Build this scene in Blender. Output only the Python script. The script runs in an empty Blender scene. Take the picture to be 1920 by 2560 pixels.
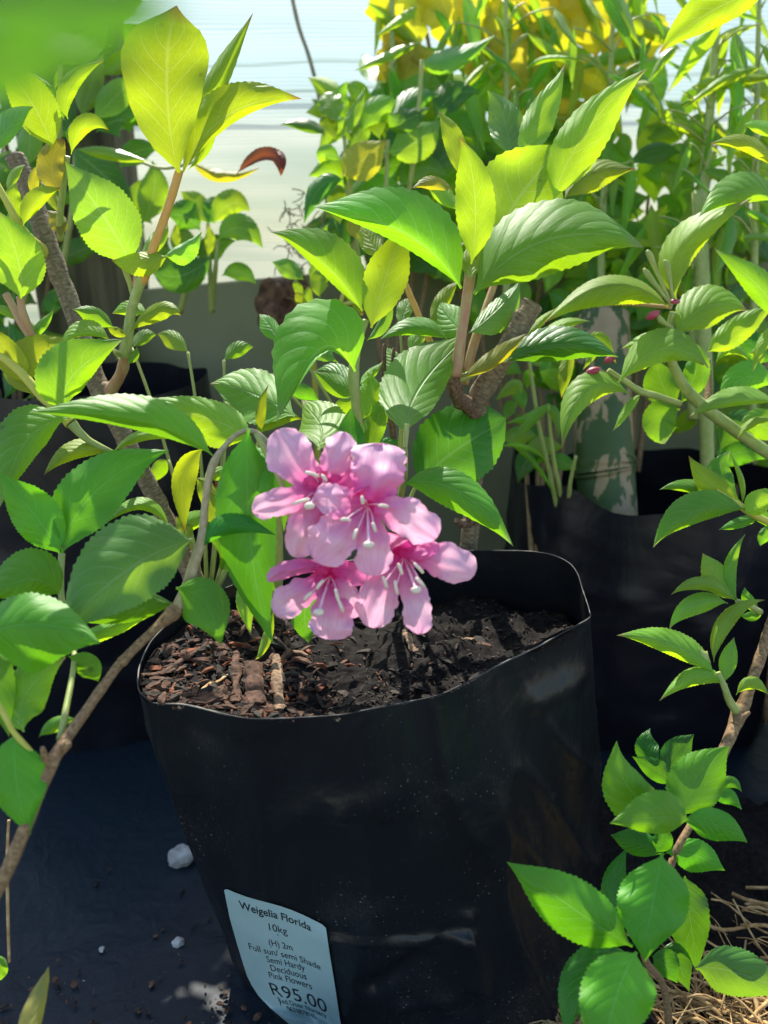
import bpy, math, random
from mathutils import Vector, noise
from mathutils.bvhtree import BVHTree
random.seed(7)
SC = bpy.context.scene
COL = SC.collection
R = math.radians

# ------------------------------------------------------------------ camera
F = 2080.0                      # focal length in pixels of the 1920 x 2560 photograph
PITCH = R(18)
CAM = Vector((0, 0, 0.57))
FWD = Vector((0, math.cos(PITCH), -math.sin(PITCH)))
UP = Vector((0, math.sin(PITCH), math.cos(PITCH)))
RT = Vector((1, 0, 0))
cd = bpy.data.cameras.new('camera')
cam = bpy.data.objects.new('camera', cd)
COL.objects.link(cam)
cam.location = CAM
cam.rotation_euler = (math.pi / 2 - PITCH, 0, 0)
cd.sensor_fit = 'HORIZONTAL'
cd.sensor_width = 36
cd.lens = 36 * F / 1920
cd.clip_start = 0.01
cd.clip_end = 2000
cd.dof.use_dof = True
cd.dof.focus_distance = 0.575
cd.dof.aperture_fstop = 8.5
SC.camera = cam

# ------------------------------------------------------------------ light
SUN_EL, SUN_AZ = R(48), R(-13)          # azimuth measured from +Y towards +X
sun_dir = Vector((math.sin(SUN_AZ) * math.cos(SUN_EL), math.cos(SUN_AZ) * math.cos(SUN_EL), math.sin(SUN_EL)))
w = bpy.data.worlds.new('World')
SC.world = w
w.use_nodes = True
nt = w.node_tree
nt.nodes.clear()
sky = nt.nodes.new('ShaderNodeTexSky')
sky.sky_type = 'NISHITA'
sky.sun_disc = False
sky.sun_elevation = SUN_EL
sky.sun_rotation = SUN_AZ
bg = nt.nodes.new('ShaderNodeBackground')
bg.inputs['Strength'].default_value = 0.145
wo = nt.nodes.new('ShaderNodeOutputWorld')
nt.links.new(sky.outputs[0], bg.inputs[0])
nt.links.new(bg.outputs[0], wo.inputs[0])
sl = bpy.data.lights.new('sun', 'SUN')
sl.energy = 4.0
sl.angle = R(0.5)
sl.color = (1.0, 0.95, 0.84)
so = bpy.data.objects.new('sun', sl)
COL.objects.link(so)
so.rotation_euler = sun_dir.to_track_quat('Z', 'Y').to_euler()
so.location = (0, 0, 3)
SC.view_settings.view_transform = 'Standard'
SC.view_settings.look = 'None'
SC.view_settings.exposure = 1.15
SC.view_settings.gamma = 1
SC.cycles.max_bounces = 8
SC.cycles.transparent_max_bounces = 12

# ------------------------------------------------------------------ points
def P(x, y, d):
    return CAM + d * (FWD + (x - 960) / F * RT - (y - 1280) / F * UP)
def PZ(x, y, z):
    v = FWD + (x - 960) / F * RT - (y - 1280) / F * UP
    return CAM + v * ((z - CAM.z) / v.z)

# ------------------------------------------------------------------ objects
def tag(o, label=None, cat=None, group=None, kind=None):
    if label: o['label'] = label
    if cat: o['category'] = cat
    if group: o['group'] = group
    if kind: o['kind'] = kind
    return o
ORG = {}
def empty(name, loc):
    o = bpy.data.objects.new(name, None)
    COL.objects.link(o)
    o.location = loc
    o.empty_display_size = 0.02
    ORG[o.name] = Vector(loc)
    return o
def mk(name, verts, faces, mat, parent=None, uvs=None, smooth=True):
    """links one mesh object; its vertices are given in world coordinates"""
    off = ORG.get(parent.name, Vector((0, 0, 0))) if parent else Vector((0, 0, 0))
    me = bpy.data.meshes.new(name)
    me.from_pydata([tuple(Vector(v) - off) for v in verts], [], faces)
    if uvs:
        ul = me.uv_layers.new(name='UVMap')
        fl = []
        for l in me.loops:
            fl.extend(uvs[l.vertex_index])
        ul.data.foreach_set('uv', fl)
    if smooth:
        me.polygons.foreach_set('use_smooth', [True] * len(me.polygons))
    if mat: me.materials.append(mat)
    o = bpy.data.objects.new(name, me)
    COL.objects.link(o)
    if parent:
        o.parent = parent
        ORG[o.name] = off
    return o

# ------------------------------------------------------------------ materials
def newmat(name):
    m = bpy.data.materials.new(name)
    m.use_nodes = True
    m.node_tree.nodes.clear()
    return m, m.node_tree
def N(nt, t, **kw):
    n = nt.nodes.new(t)
    for k, v in kw.items():
        if k in n.inputs.keys(): n.inputs[k].default_value = v
        else: setattr(n, k, v)
    return n
def MA(nt, op, a, b=None, c=None):
    n = nt.nodes.new('ShaderNodeMath')
    n.operation = op
    for i, x in enumerate((a, b, c)):
        if x is None: continue
        if isinstance(x, (int, float)): n.inputs[i].default_value = x
        else: nt.links.new(x, n.inputs[i])
    return n.outputs[0]
def MIX(nt, fac, a, b, bt='MIX'):
    n = nt.nodes.new('ShaderNodeMix')
    n.data_type = 'RGBA'
    n.blend_type = bt
    for i, x in ((0, fac), (6, a), (7, b)):
        if isinstance(x, (int, float)): n.inputs[i].default_value = x
        elif isinstance(x, tuple): n.inputs[i].default_value = (*x, 1) if len(x) == 3 else x
        else: nt.links.new(x, n.inputs[i])
    return n.outputs[2]
def MR(nt, val, a, b, c=0.0, d=1.0):
    n = nt.nodes.new('ShaderNodeMapRange')
    nt.links.new(val, n.inputs[0])
    for i, x in enumerate((a, b, c, d)): n.inputs[i + 1].default_value = x
    return n.outputs[0]

def leafmat(name, refl, trans, vein=(0.35, 0.5, 0.18), rough=0.52, tmix=0.5, nveins=8.0, bump=0.6, tip=None, cells=420.0):
    m, nt = newmat(name)
    L = nt.links.new
    uv = N(nt, 'ShaderNodeUVMap')
    sp = N(nt, 'ShaderNodeSeparateXYZ')
    L(uv.outputs[0], sp.inputs[0])
    t = sp.outputs[0]
    a = MA(nt, 'ABSOLUTE', MA(nt, 'SUBTRACT', MA(nt, 'MULTIPLY', sp.outputs[1], 2.0), 1.0))
    tc = N(nt, 'ShaderNodeTexCoord')
    nz = N(nt, 'ShaderNodeTexNoise', Scale=34.0, Detail=3.0)
    L(tc.outputs['Object'], nz.inputs['Vector'])
    oiR = N(nt, 'ShaderNodeObjectInfo').outputs['Random']
    wob = MA(nt, 'MULTIPLY', MA(nt, 'SUBTRACT', nz.outputs[0], 0.5), 0.045)
    q = MA(nt, 'SUBTRACT', MA(nt, 'SUBTRACT', t, MA(nt, 'MULTIPLY', a, 0.24)), MA(nt, 'MULTIPLY', MA(nt, 'MULTIPLY', a, a), 0.07))
    ph = MA(nt, 'FRACT', MA(nt, 'MULTIPLY', MA(nt, 'ADD', MA(nt, 'ADD', q, wob), 1.0), nveins))
    dist = MA(nt, 'ABSOLUTE', MA(nt, 'SUBTRACT', ph, 0.5))            # 0.5 on a vein, 0 midway
    vline = MA(nt, 'MULTIPLY', MR(nt, dist, 0.44, 0.5), MR(nt, a, 0.98, 0.55))
    mid = MR(nt, a, 0.055, 0.015)
    vm = MA(nt, 'MAXIMUM', vline, mid)
    # net veins between the side veins, laid along the blade
    cb = N(nt, 'ShaderNodeCombineXYZ')
    L(MA(nt, 'MULTIPLY', MA(nt, 'ADD', q, wob), nveins * 4.2), cb.inputs[0])
    L(MA(nt, 'MULTIPLY', sp.outputs[1], 17.0), cb.inputs[1])
    L(MA(nt, 'MULTIPLY', oiR, 40.0), cb.inputs[2])
    vo = N(nt, 'ShaderNodeTexVoronoi', feature='DISTANCE_TO_EDGE', Scale=1.0)
    L(cb.outputs[0], vo.inputs['Vector'])
    cell = MR(nt, vo.outputs['Distance'], 0.0, 0.16)
    vf = N(nt, 'ShaderNodeTexVoronoi', feature='SMOOTH_F1', Scale=1.0)
    L(cb.outputs[0], vf.inputs['Vector'])
    pillow = MR(nt, vf.outputs['Distance'], 0.75, 0.1)
    n2 = N(nt, 'ShaderNodeTexNoise', Scale=14.0, Detail=2.0)
    L(tc.outputs['Object'], n2.inputs['Vector'])
    oi = N(nt, 'ShaderNodeObjectInfo')
    val = MA(nt, 'ADD', MR(nt, n2.outputs[0], 0.3, 0.7, 0.72, 1.16), MA(nt, 'MULTIPLY', MA(nt, 'SUBTRACT', oi.outputs['Random'], 0.5), 0.22))
    hsv = N(nt, 'ShaderNodeHueSaturation')
    hsv.inputs['Hue'].default_value = 0.5
    L(MA(nt, 'ADD', 0.485, MA(nt, 'MULTIPLY', oi.outputs['Random'], 0.03)), hsv.inputs['Hue'])
    L(val, hsv.inputs['Value'])
    base = MIX(nt, MA(nt, 'MULTIPLY', vm, 0.55), refl, vein)
    base = MIX(nt, MA(nt, 'MULTIPLY', MA(nt, 'SUBTRACT', 1.0, cell), 0.25), base, (refl[0] * .6, refl[1] * .6, refl[2] * .6))
    vs_ = N(nt, 'ShaderNodeTexVoronoi', Scale=75.0)
    L(tc.outputs['Object'], vs_.inputs['Vector'])
    sx_ = N(nt, 'ShaderNodeSeparateXYZ'); L(vs_.outputs['Color'], sx_.inputs[0])
    spot = MA(nt, 'MULTIPLY', MR(nt, vs_.outputs['Distance'], 0.16, 0.08), MR(nt, sx_.outputs[0], 0.86, 0.9))
    base = MIX(nt, MA(nt, 'MULTIPLY', spot, 0.8), base, (0.06, 0.04, 0.015))
    if tip:
        base = MIX(nt, MA(nt, 'MAXIMUM', MR(nt, t, 0.9, 1.0), MR(nt, a, 0.95, 1.0, 0, 0.35)), base, tip)
    L(base, hsv.inputs['Color'])
    hsv2 = N(nt, 'ShaderNodeHueSaturation')
    L(MA(nt, 'ADD', 0.485, MA(nt, 'MULTIPLY', oi.outputs['Random'], 0.03)), hsv2.inputs['Hue'])
    L(val, hsv2.inputs['Value'])
    tr = MIX(nt, MA(nt, 'MULTIPLY', vm, 0.7), trans, (min(1, trans[0] * 1.1 + .1), min(1, trans[1] * 1.1 + .08), trans[2] + .08))
    tr = MIX(nt, MA(nt, 'MULTIPLY', MA(nt, 'SUBTRACT', 1.0, cell), 0.45), tr, (min(1, trans[0] * 1.4), min(1, trans[1] * 1.35), trans[2] + .02))
    if tip:
        tr = MIX(nt, MR(nt, t, 0.9, 1.0), tr, tip)
    L(tr, hsv2.inputs['Color'])
    bulge = MA(nt, 'SUBTRACT', 1.0, MA(nt, 'POWER', MA(nt, 'MULTIPLY', dist, 2.0), 2.0))
    h = MA(nt, 'ADD', MA(nt, 'ADD', MA(nt, 'MULTIPLY', bulge, 0.6), MA(nt, 'MULTIPLY', pillow, 0.22)), MA(nt, 'MULTIPLY', mid, -1.0))
    bp = N(nt, 'ShaderNodeBump', Strength=bump, Distance=0.0009)
    L(h, bp.inputs['Height'])
    pr = N(nt, 'ShaderNodeBsdfPrincipled', Roughness=rough)
    pr.inputs['Specular IOR Level'].default_value = 0.5
    pr.inputs['Sheen Weight'].default_value = 0.10
    pr.inputs['Sheen Roughness'].default_value = 0.35
    L(hsv.outputs[0], pr.inputs['Base Color'])
    L(bp.outputs[0], pr.inputs['Normal'])
    tl = N(nt, 'ShaderNodeBsdfTranslucent')
    L(hsv2.outputs[0], tl.inputs['Color'])
    mx = N(nt, 'ShaderNodeMixShader', Fac=tmix)
    L(pr.outputs[0], mx.inputs[1])
    L(tl.outputs[0], mx.inputs[2])
    out = N(nt, 'ShaderNodeOutputMaterial')
    L(mx.outputs[0], out.inputs[0])
    return m

M = {}
M['Y'] = leafmat('young_yellow_leaf', (0.30, 0.46, 0.02), (0.44, 0.56, 0.004), tmix=0.58, vein=(0.5, 0.6, 0.2), tip=(0.35, 0.12, 0.03))
M['G'] = leafmat('green_leaf', (0.12, 0.37, 0.02), (0.36, 0.66, 0.005), vein=(0.25, 0.5, 0.15), tip=(0.30, 0.40, 0.14))
M['L'] = leafmat('light_green_leaf', (0.21, 0.48, 0.035), (0.50, 0.70, 0.006), tmix=0.52, vein=(0.38, 0.58, 0.2), tip=(0.4, 0.3, 0.1))
M['D'] = leafmat('deep_green_leaf', (0.045, 0.24, 0.015), (0.17, 0.46, 0.006), vein=(0.13, 0.32, 0.09), rough=0.36)
M['B'] = leafmat('bluish_green_leaf', (0.11, 0.36, 0.06), (0.34, 0.64, 0.015), vein=(0.24, 0.48, 0.22), rough=0.46)
M['O'] = leafmat('olive_leaf', (0.24, 0.26, 0.03), (0.62, 0.55, 0.01), vein=(0.4, 0.4, 0.12), tip=(0.3, 0.1, 0.03))
M['K'] = leafmat('far_dark_leaf', (0.04, 0.17, 0.012), (0.20, 0.46, 0.006), rough=0.35, bump=0.3, cells=120.0)
M['M'] = leafmat('far_green_leaf', (0.10, 0.30, 0.02), (0.48, 0.74, 0.008), rough=0.3, bump=0.3, cells=120.0)
M['V'] = leafmat('vine_yellow_leaf', (0.38, 0.36, 0.03), (0.72, 0.64, 0.01), vein=(0.5, 0.5, 0.1), bump=0.4, cells=120.0, tip=(0.4, 0.2, 0.02))
M['S'] = leafmat('shaded_green_leaf', (0.11, 0.37, 0.008), (0.20, 0.52, 0.003), vein=(0.14, 0.46, 0.07), tmix=0.4, bump=0.45)  # duller, less translucent green: shade over these leaves is put into the colour
M['F'] = leafmat('thick_dark_leaf', (0.04, 0.15, 0.01), (0.09, 0.26, 0.002), bump=0.2)
M['R'] = leafmat('dead_leaf', (0.22, 0.06, 0.02), (0.35, 0.08, 0.01), vein=(0.2, 0.08, 0.03))
M['W'] = leafmat('yellow_blade', (0.40, 0.36, 0.08), (0.5, 0.45, 0.05))

def petalmat(name, deep, pale):
    m, nt = newmat(name)
    L = nt.links.new
    uv = N(nt, 'ShaderNodeUVMap')
    sp = N(nt, 'ShaderNodeSeparateXYZ')
    L(uv.outputs[0], sp.inputs[0])
    t = sp.outputs[0]
    tc = N(nt, 'ShaderNodeTexCoord')
    nz = N(nt, 'ShaderNodeTexNoise', Scale=60.0, Detail=3.0)
    L(tc.outputs['Object'], nz.inputs['Vector'])
    oi = N(nt, 'ShaderNodeObjectInfo')
    f = MA(nt, 'ADD', MA(nt, 'MULTIPLY', t, 1.0), MA(nt, 'MULTIPLY', MA(nt, 'SUBTRACT', nz.outputs[0], 0.5), 0.7))
    f = MA(nt, 'ADD', f, MA(nt, 'MULTIPLY', MA(nt, 'SUBTRACT', oi.outputs['Random'], 0.5), 0.25))
    c = MIX(nt, MR(nt, f, 0.1, 0.72), deep, pale)
    c = MIX(nt, MR(nt, f, 0.75, 1.1, 0, 0.6), c, (0.78, 0.42, 0.64))
    # fine streaks running from throat to edge
    wv = N(nt, 'ShaderNodeTexNoise', Scale=1.0, Detail=2.0)
    mp = N(nt, 'ShaderNodeMapping')
    mp.inputs['Scale'].default_value = (2.5, 34, 1)
    L(uv.outputs[0], mp.inputs[0]); L(mp.outputs[0], wv.inputs['Vector'])
    c = MIX(nt, MR(nt, wv.outputs[0], 0.45, 0.75, 0, 0.5), c, deep)
    bp = N(nt, 'ShaderNodeBump', Strength=0.45, Distance=0.0006)
    L(MA(nt, 'ADD', wv.outputs[0], MA(nt, 'MULTIPLY', nz.outputs[0], 1.5)), bp.inputs['Height'])
    pr = N(nt, 'ShaderNodeBsdfPrincipled', Roughness=0.5)
    pr.inputs['Sheen Weight'].default_value = 0.2
    L(c, pr.inputs['Base Color']); L(bp.outputs[0], pr.inputs['Normal'])
    tl = N(nt, 'ShaderNodeBsdfTranslucent')
    L(c, tl.inputs[0])
    mx = N(nt, 'ShaderNodeMixShader', Fac=0.42)
    L(pr.outputs[0], mx.inputs[1]); L(tl.outputs[0], mx.inputs[2])
    out = N(nt, 'ShaderNodeOutputMaterial')
    L(mx.outputs[0], out.inputs[0])
    return m
M['petal'] = petalmat('petal_pink', (0.76, 0.09, 0.37), (0.89, 0.54, 0.69))
M['petald'] = petalmat('petal_deep_pink', (0.66, 0.04, 0.28), (0.74, 0.16, 0.42))

def simplemat(name, c1, c2, scale=60.0, rough=0.8, bump=0.4, bdist=0.001, stretch=None, spec=0.3, detail=5.0, coord='Object', lo=0.35, hi=0.65):
    m, nt = newmat(name)
    L = nt.links.new
    tc = N(nt, 'ShaderNodeTexCoord')
    mp = N(nt, 'ShaderNodeMapping')
    if stretch: mp.inputs['Scale'].default_value = stretch
    L(tc.outputs[coord], mp.inputs[0])
    nz = N(nt, 'ShaderNodeTexNoise', Scale=scale, Detail=detail)
    L(mp.outputs[0], nz.inputs['Vector'])
    c = MIX(nt, MR(nt, nz.outputs[0], lo, hi), c1, c2)
    bp = N(nt, 'ShaderNodeBump', Strength=bump, Distance=bdist)
    L(nz.outputs[0], bp.inputs['Height'])
    pr = N(nt, 'ShaderNodeBsdfPrincipled', Roughness=rough)
    pr.inputs['Specular IOR Level'].default_value = spec
    L(c, pr.inputs['Base Color']); L(bp.outputs[0], pr.inputs['Normal'])
    out = N(nt, 'ShaderNodeOutputMaterial')
    L(pr.outputs[0], out.inputs[0])
    return m
M['bark'] = simplemat('grey_brown_bark', (0.09, 0.06, 0.035), (0.32, 0.25, 0.15), scale=1.0, stretch=(9, 60, 1), bump=0.9, bdist=0.0012, coord='UV', lo=0.3, hi=0.7)
M['barkd'] = simplemat('dark_bark', (0.07, 0.035, 0.02), (0.25, 0.16, 0.10), scale=1.0, stretch=(10, 40, 1), bump=0.9, bdist=0.0012, coord='UV')
M['twig'] = simplemat('brown_twig', (0.15, 0.085, 0.04), (0.32, 0.21, 0.10), scale=1.0, stretch=(8, 50, 1), bump=0.6, coord='UV')
M['gstem'] = simplemat('green_stem', (0.26, 0.34, 0.08), (0.40, 0.42, 0.14), scale=1.0, stretch=(5, 14, 1), rough=0.5, bump=0.2, coord='UV')
M['ystem'] = simplemat('yellow_stem', (0.45, 0.42, 0.05), (0.50, 0.50, 0.10), scale=1.0, stretch=(5, 14, 1), rough=0.5, bump=0.2, coord='UV')
M['ostem'] = simplemat('orange_stem', (0.60, 0.28, 0.05), (0.62, 0.38, 0.10), scale=1.0, stretch=(5, 14, 1), rough=0.5, bump=0.2, coord='UV')
M['pstem'] = simplemat('pinkish_stem', (0.42, 0.20, 0.12), (0.42, 0.32, 0.14), scale=1.0, stretch=(5, 10, 1), rough=0.5, bump=0.2, coord='UV')
M['fstem'] = simplemat('tan_flower_stem', (0.30, 0.24, 0.12), (0.42, 0.36, 0.20), scale=1.0, stretch=(5, 24, 1), rough=0.6, bump=0.3, coord='UV')
M['cut'] = simplemat('cut_wood', (0.42, 0.34, 0.20), (0.6, 0.5, 0.34), scale=300.0, bump=0.5)
M['anther'] = simplemat('cream_anther', (0.66, 0.56, 0.42), (0.74, 0.66, 0.52), scale=400.0, rough=0.5, bump=0.1)
M['filament'] = simplemat('pink_filament', (0.80, 0.45, 0.55), (0.84, 0.6, 0.66), scale=200.0, rough=0.5, bump=0.1)
M['bud'] = simplemat('red_bud', (0.30, 0.03, 0.06), (0.46, 0.09, 0.12), scale=150.0, rough=0.4, bump=0.2)
M['chip'] = simplemat('bark_chip', (0.02, 0.010, 0.007), (0.17, 0.085, 0.05), scale=200.0, bump=0.9, rough=0.85, lo=0.3, hi=0.72)
M['chipl'] = simplemat('pale_bark_chip', (0.13, 0.075, 0.045), (0.34, 0.22, 0.13), scale=420.0, bump=1.0, rough=0.85)
M['soil'] = simplemat('potting_soil', (0.004, 0.0035, 0.0035), (0.022, 0.016, 0.013), scale=240.0, bump=0.6, bdist=0.0015, rough=0.85, spec=0.12, detail=8.0, lo=0.35, hi=0.75)
M['rimedge'] = simplemat('rim_highlight_plastic', (0.012, 0.012, 0.014), (0.26, 0.24, 0.21), scale=26.0, rough=0.5, bump=0.2, lo=.48, hi=.66)  # pale patches paint a broken highlight along the rim
M['crumb'] = simplemat('dark_crumb', (0.008, 0.006, 0.005), (0.05, 0.035, 0.025), scale=200.0, bump=0.6)
M['chipr'] = simplemat('red_bark_chip', (0.08, 0.02, 0.008), (0.26, 0.08, 0.03), scale=200.0, bump=0.8)
M['root'] = simplemat('dry_root', (0.30, 0.17, 0.06), (0.60, 0.40, 0.18), scale=160.0, bump=0.4, rough=0.7)
M['stone'] = simplemat('pale_stone', (0.26, 0.25, 0.23), (0.46, 0.45, 0.42), scale=90.0, bump=0.6, bdist=0.002)
M['post'] = simplemat('weathered_post', (0.05, 0.045, 0.03), (0.17, 0.145, 0.09), scale=6.0, stretch=(9, 9, 0.7), bump=0.8, bdist=0.003, rough=0.85)
M['board'] = simplemat('grey_green_board', (0.16, 0.16, 0.085), (0.27, 0.265, 0.16), scale=3.0, stretch=(1.5, 1, 1.5), bump=0.3, bdist=0.002, rough=0.8, detail=7.0)
M['string'] = simplemat('twine', (0.22, 0.18, 0.10), (0.34, 0.29, 0.18), scale=300.0, bump=0.4)
M['earth'] = simplemat('dry_earth', (0.30, 0.27, 0.16), (0.42, 0.38, 0.24), scale=2.5, bump=0.4, bdist=0.02)
M['brick'] = simplemat('brown_husk', (0.05, 0.025, 0.015), (0.17, 0.09, 0.05), scale=90.0, bump=1.0, bdist=0.004)

def plasticmat(name, base, rough, wr=9.0, wstr=0.55, dust=0.5, blue=0.0, dlo=0.60, dhi=0.72):
    m, nt = newmat(name)
    L = nt.links.new
    tc = N(nt, 'ShaderNodeTexCoord')
    n1 = N(nt, 'ShaderNodeTexNoise', Scale=wr, Detail=4.0, Distortion=0.6)
    L(tc.outputs['Object'], n1.inputs['Vector'])
    mp = N(nt, 'ShaderNodeMapping')
    mp.inputs['Scale'].default_value = (1, 1, 0.28)
    L(tc.outputs['Object'], mp.inputs[0])
    n2 = N(nt, 'ShaderNodeTexNoise', Scale=wr * 4, Detail=5.0, Distortion=1.2)
    L(mp.outputs[0], n2.inputs['Vector'])
    # dust: small specks gathered in drifts, plus a dull film
    vo = N(nt, 'ShaderNodeTexVoronoi', Scale=230.0)
    L(tc.outputs['Object'], vo.inputs['Vector'])
    n3 = N(nt, 'ShaderNodeTexNoise', Scale=14.0, Detail=4.0)
    L(tc.outputs['Object'], n3.inputs['Vector'])
    n4 = N(nt, 'ShaderNodeTexNoise', Scale=700.0, Detail=2.0)
    L(tc.outputs['Object'], n4.inputs['Vector'])
    speck = MA(nt, 'MULTIPLY', MR(nt, vo.outputs['Distance'], 0.19, 0.12), MR(nt, n3.outputs[0], 0.50, 0.66))
    speck = MA(nt, 'MULTIPLY', speck, MR(nt, n4.outputs[0], 0.45, 0.55))
    film = MA(nt, 'MULTIPLY', MR(nt, n3.outputs[0], dlo, dhi), MR(nt, n4.outputs[0], 0.4, 0.7))
    c = MIX(nt, MA(nt, 'MULTIPLY', film, 0.30 * dust), base, (0.20, 0.18, 0.15))
    c = MIX(nt, MA(nt, 'MULTIPLY', speck, dust), c, (0.32, 0.30, 0.26))
    bp = N(nt, 'ShaderNodeBump', Strength=wstr, Distance=0.012)
    L(MA(nt, 'ADD', n1.outputs[0], MA(nt, 'MULTIPLY', n2.outputs[0], 0.22)), bp.inputs['Height'])
    pr = N(nt, 'ShaderNodeBsdfPrincipled')
    pr.inputs['Specular IOR Level'].default_value = 0.30
    L(MA(nt, 'ADD', rough, MA(nt, 'MULTIPLY', MA(nt, 'MAXIMUM', film, speck), 0.35)), pr.inputs['Roughness'])
    L(c, pr.inputs['Base Color']); L(bp.outputs[0], pr.inputs['Normal'])
    out = N(nt, 'ShaderNodeOutputMaterial')
    L(pr.outputs[0], out.inputs[0])
    return m
M['bag'] = plasticmat('black_bag_plastic', (0.010, 0.011, 0.013), 0.30, wr=11.0, wstr=0.45, dust=0.35)
M['bag2'] = plasticmat('black_bag_plastic_far', (0.009, 0.009, 0.013), 0.34, wr=7.0, wstr=0.4, dust=0.15)
M['sheet'] = plasticmat('ground_cover_plastic', (0.010, 0.018, 0.027), 0.50, wr=8.0, wstr=0.6, dust=0.2)  # blue in the base colour stands in for soft sky sheen
M['sheet'].node_tree.nodes['Principled BSDF'].inputs['Specular IOR Level'].default_value = 0.2

def netmat():
    m, nt = newmat('shade_cloth')
    L = nt.links.new
    tc = N(nt, 'ShaderNodeTexCoord')
    sp = N(nt, 'ShaderNodeSeparateXYZ')
    L(tc.outputs['Object'], sp.inputs[0])
    nz = N(nt, 'ShaderNodeTexNoise', Scale=3.0, Detail=3.0)
    mp = N(nt, 'ShaderNodeMapping')
    mp.inputs['Scale'].default_value = (0.5, 0.5, 5.0)
    L(tc.outputs['Object'], mp.inputs[0]); L(mp.outputs[0], nz.inputs['Vector'])
    z = MA(nt, 'ADD', sp.outputs[2], MA(nt, 'MULTIPLY', nz.outputs[0], 0.03))
    f = MA(nt, 'ABSOLUTE', MA(nt, 'SUBTRACT', MA(nt, 'FRACT', MA(nt, 'MULTIPLY', z, 190.0)), 0.5))
    line = MR(nt, f, 0.2, 0.5)
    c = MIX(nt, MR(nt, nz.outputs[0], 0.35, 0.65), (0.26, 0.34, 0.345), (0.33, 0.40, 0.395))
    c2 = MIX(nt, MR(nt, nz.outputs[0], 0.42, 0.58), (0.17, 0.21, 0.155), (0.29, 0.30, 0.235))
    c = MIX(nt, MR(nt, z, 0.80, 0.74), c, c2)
    c = MIX(nt, MA(nt, 'MULTIPLY', line, 0.6), c, (0.12, 0.19, 0.19))
    pr = N(nt, 'ShaderNodeBsdfDiffuse')
    L(c, pr.inputs[0])
    tl = N(nt, 'ShaderNodeBsdfTranslucent')
    L(c, tl.inputs[0])
    mx = N(nt, 'ShaderNodeMixShader', Fac=0.8)
    L(pr.outputs[0], mx.inputs[1]); L(tl.outputs[0], mx.inputs[2])
    tp = N(nt, 'ShaderNodeBsdfTransparent')
    m2 = N(nt, 'ShaderNodeMixShader', Fac=0.10)
    L(mx.outputs[0], m2.inputs[1]); L(tp.outputs[0], m2.inputs[2])
    out = N(nt, 'ShaderNodeOutputMaterial')
    L(m2.outputs[0], out.inputs[0])
    return m
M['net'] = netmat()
M['seam'] = simplemat('seam_cord', (0.10, 0.16, 0.16), (0.2, 0.26, 0.25), scale=100.0)

def culmmat():
    m, nt = newmat('peeling_green_culm')
    L = nt.links.new
    tc = N(nt, 'ShaderNodeTexCoord')
    mp = N(nt, 'ShaderNodeMapping')
    mp.inputs['Scale'].default_value = (1.7, 1.7, 0.8)
    L(tc.outputs['Object'], mp.inputs[0])
    nz = N(nt, 'ShaderNodeTexNoise', Scale=16.0, Detail=5.0, Roughness=0.6)
    L(mp.outputs[0], nz.inputs['Vector'])
    patch = MR(nt, nz.outputs[0], 0.485, 0.51)
    n2 = N(nt, 'ShaderNodeTexNoise', Scale=60.0, Detail=4.0)
    L(tc.outputs['Object'], n2.inputs['Vector'])
    g = MIX(nt, n2.outputs[0], (0.03, 0.07, 0.012), (0.06, 0.10, 0.022))
    b = MIX(nt, n2.outputs[0], (0.26, 0.18, 0.09), (0.42, 0.31, 0.17))
    pr = N(nt, 'ShaderNodeBsdfPrincipled', Roughness=0.55)
    L(MIX(nt, patch, g, b), pr.inputs['Base Color'])
    bp = N(nt, 'ShaderNodeBump', Strength=0.6, Distance=0.001)
    L(patch, bp.inputs['Height']); L(bp.outputs[0], pr.inputs['Normal'])
    out = N(nt, 'ShaderNodeOutputMaterial')
    L(pr.outputs[0], out.inputs[0])
    return m
M['culm'] = culmmat()
M['paper'] = simplemat('label_paper', (0.31, 0.435, 0.42), (0.35, 0.475, 0.46), scale=30.0, rough=0.6, bump=0.15, bdist=0.0008)  # white paper, with the blue skylight of the shade painted into its colour
M['ink'] = simplemat('black_ink', (0.012, 0.014, 0.016), (0.02, 0.022, 0.025), scale=100.0, rough=0.7, bump=0.0)

# ------------------------------------------------------------------ leaf builder
def interp(tab, t):
    for (t0, a), (t1, b) in zip(tab, tab[1:]):
        if t <= t1:
            u = (t - t0) / (t1 - t0)
            u = u * u * (3 - 2 * u) * 0.35 + u * 0.65
            return a + (b - a) * u
    return tab[-1][1]
PROF = {
    'weig': [(0, .045), (.04, .06), (.08, .22), (.15, .50), (.25, .80), (.36, .96), (.48, 1.0), (.6, .93), (.7, .78), (.79, .56), (.86, .36), (.92, .19), (.97, .07), (1, 0)],
    'obov': [(0, .04), (.04, .06), (.1, .20), (.2, .42), (.35, .68), (.5, .86), (.65, .98), (.74, 1.0), (.82, .92), (.88, .74), (.92, .46), (.96, .2), (1, 0)],
    'round': [(0, .04), (.05, .10), (.1, .38), (.2, .72), (.35, .96), (.5, 1.0), (.65, .95), (.8, .74), (.9, .50), (.96, .25), (1, 0)],
    'lance': [(0, .06), (.05, .25), (.15, .62), (.3, .95), (.4, 1.0), (.6, .82), (.8, .45), (.92, .17), (1, 0)],
    'vine': [(0, .10), (.03, .55), (.10, .85), (.17, .80), (.3, 1.0), (.42, .80), (.5, .66), (.6, .74), (.7, .60), (.85, .30), (1, 0)],
    'petal': [(0, .46), (.12, .56), (.3, .78), (.5, .95), (.68, 1.0), (.8, .98), (.9, .82), (.96, .56), (.985, .36), (1, .05)],
}
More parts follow.
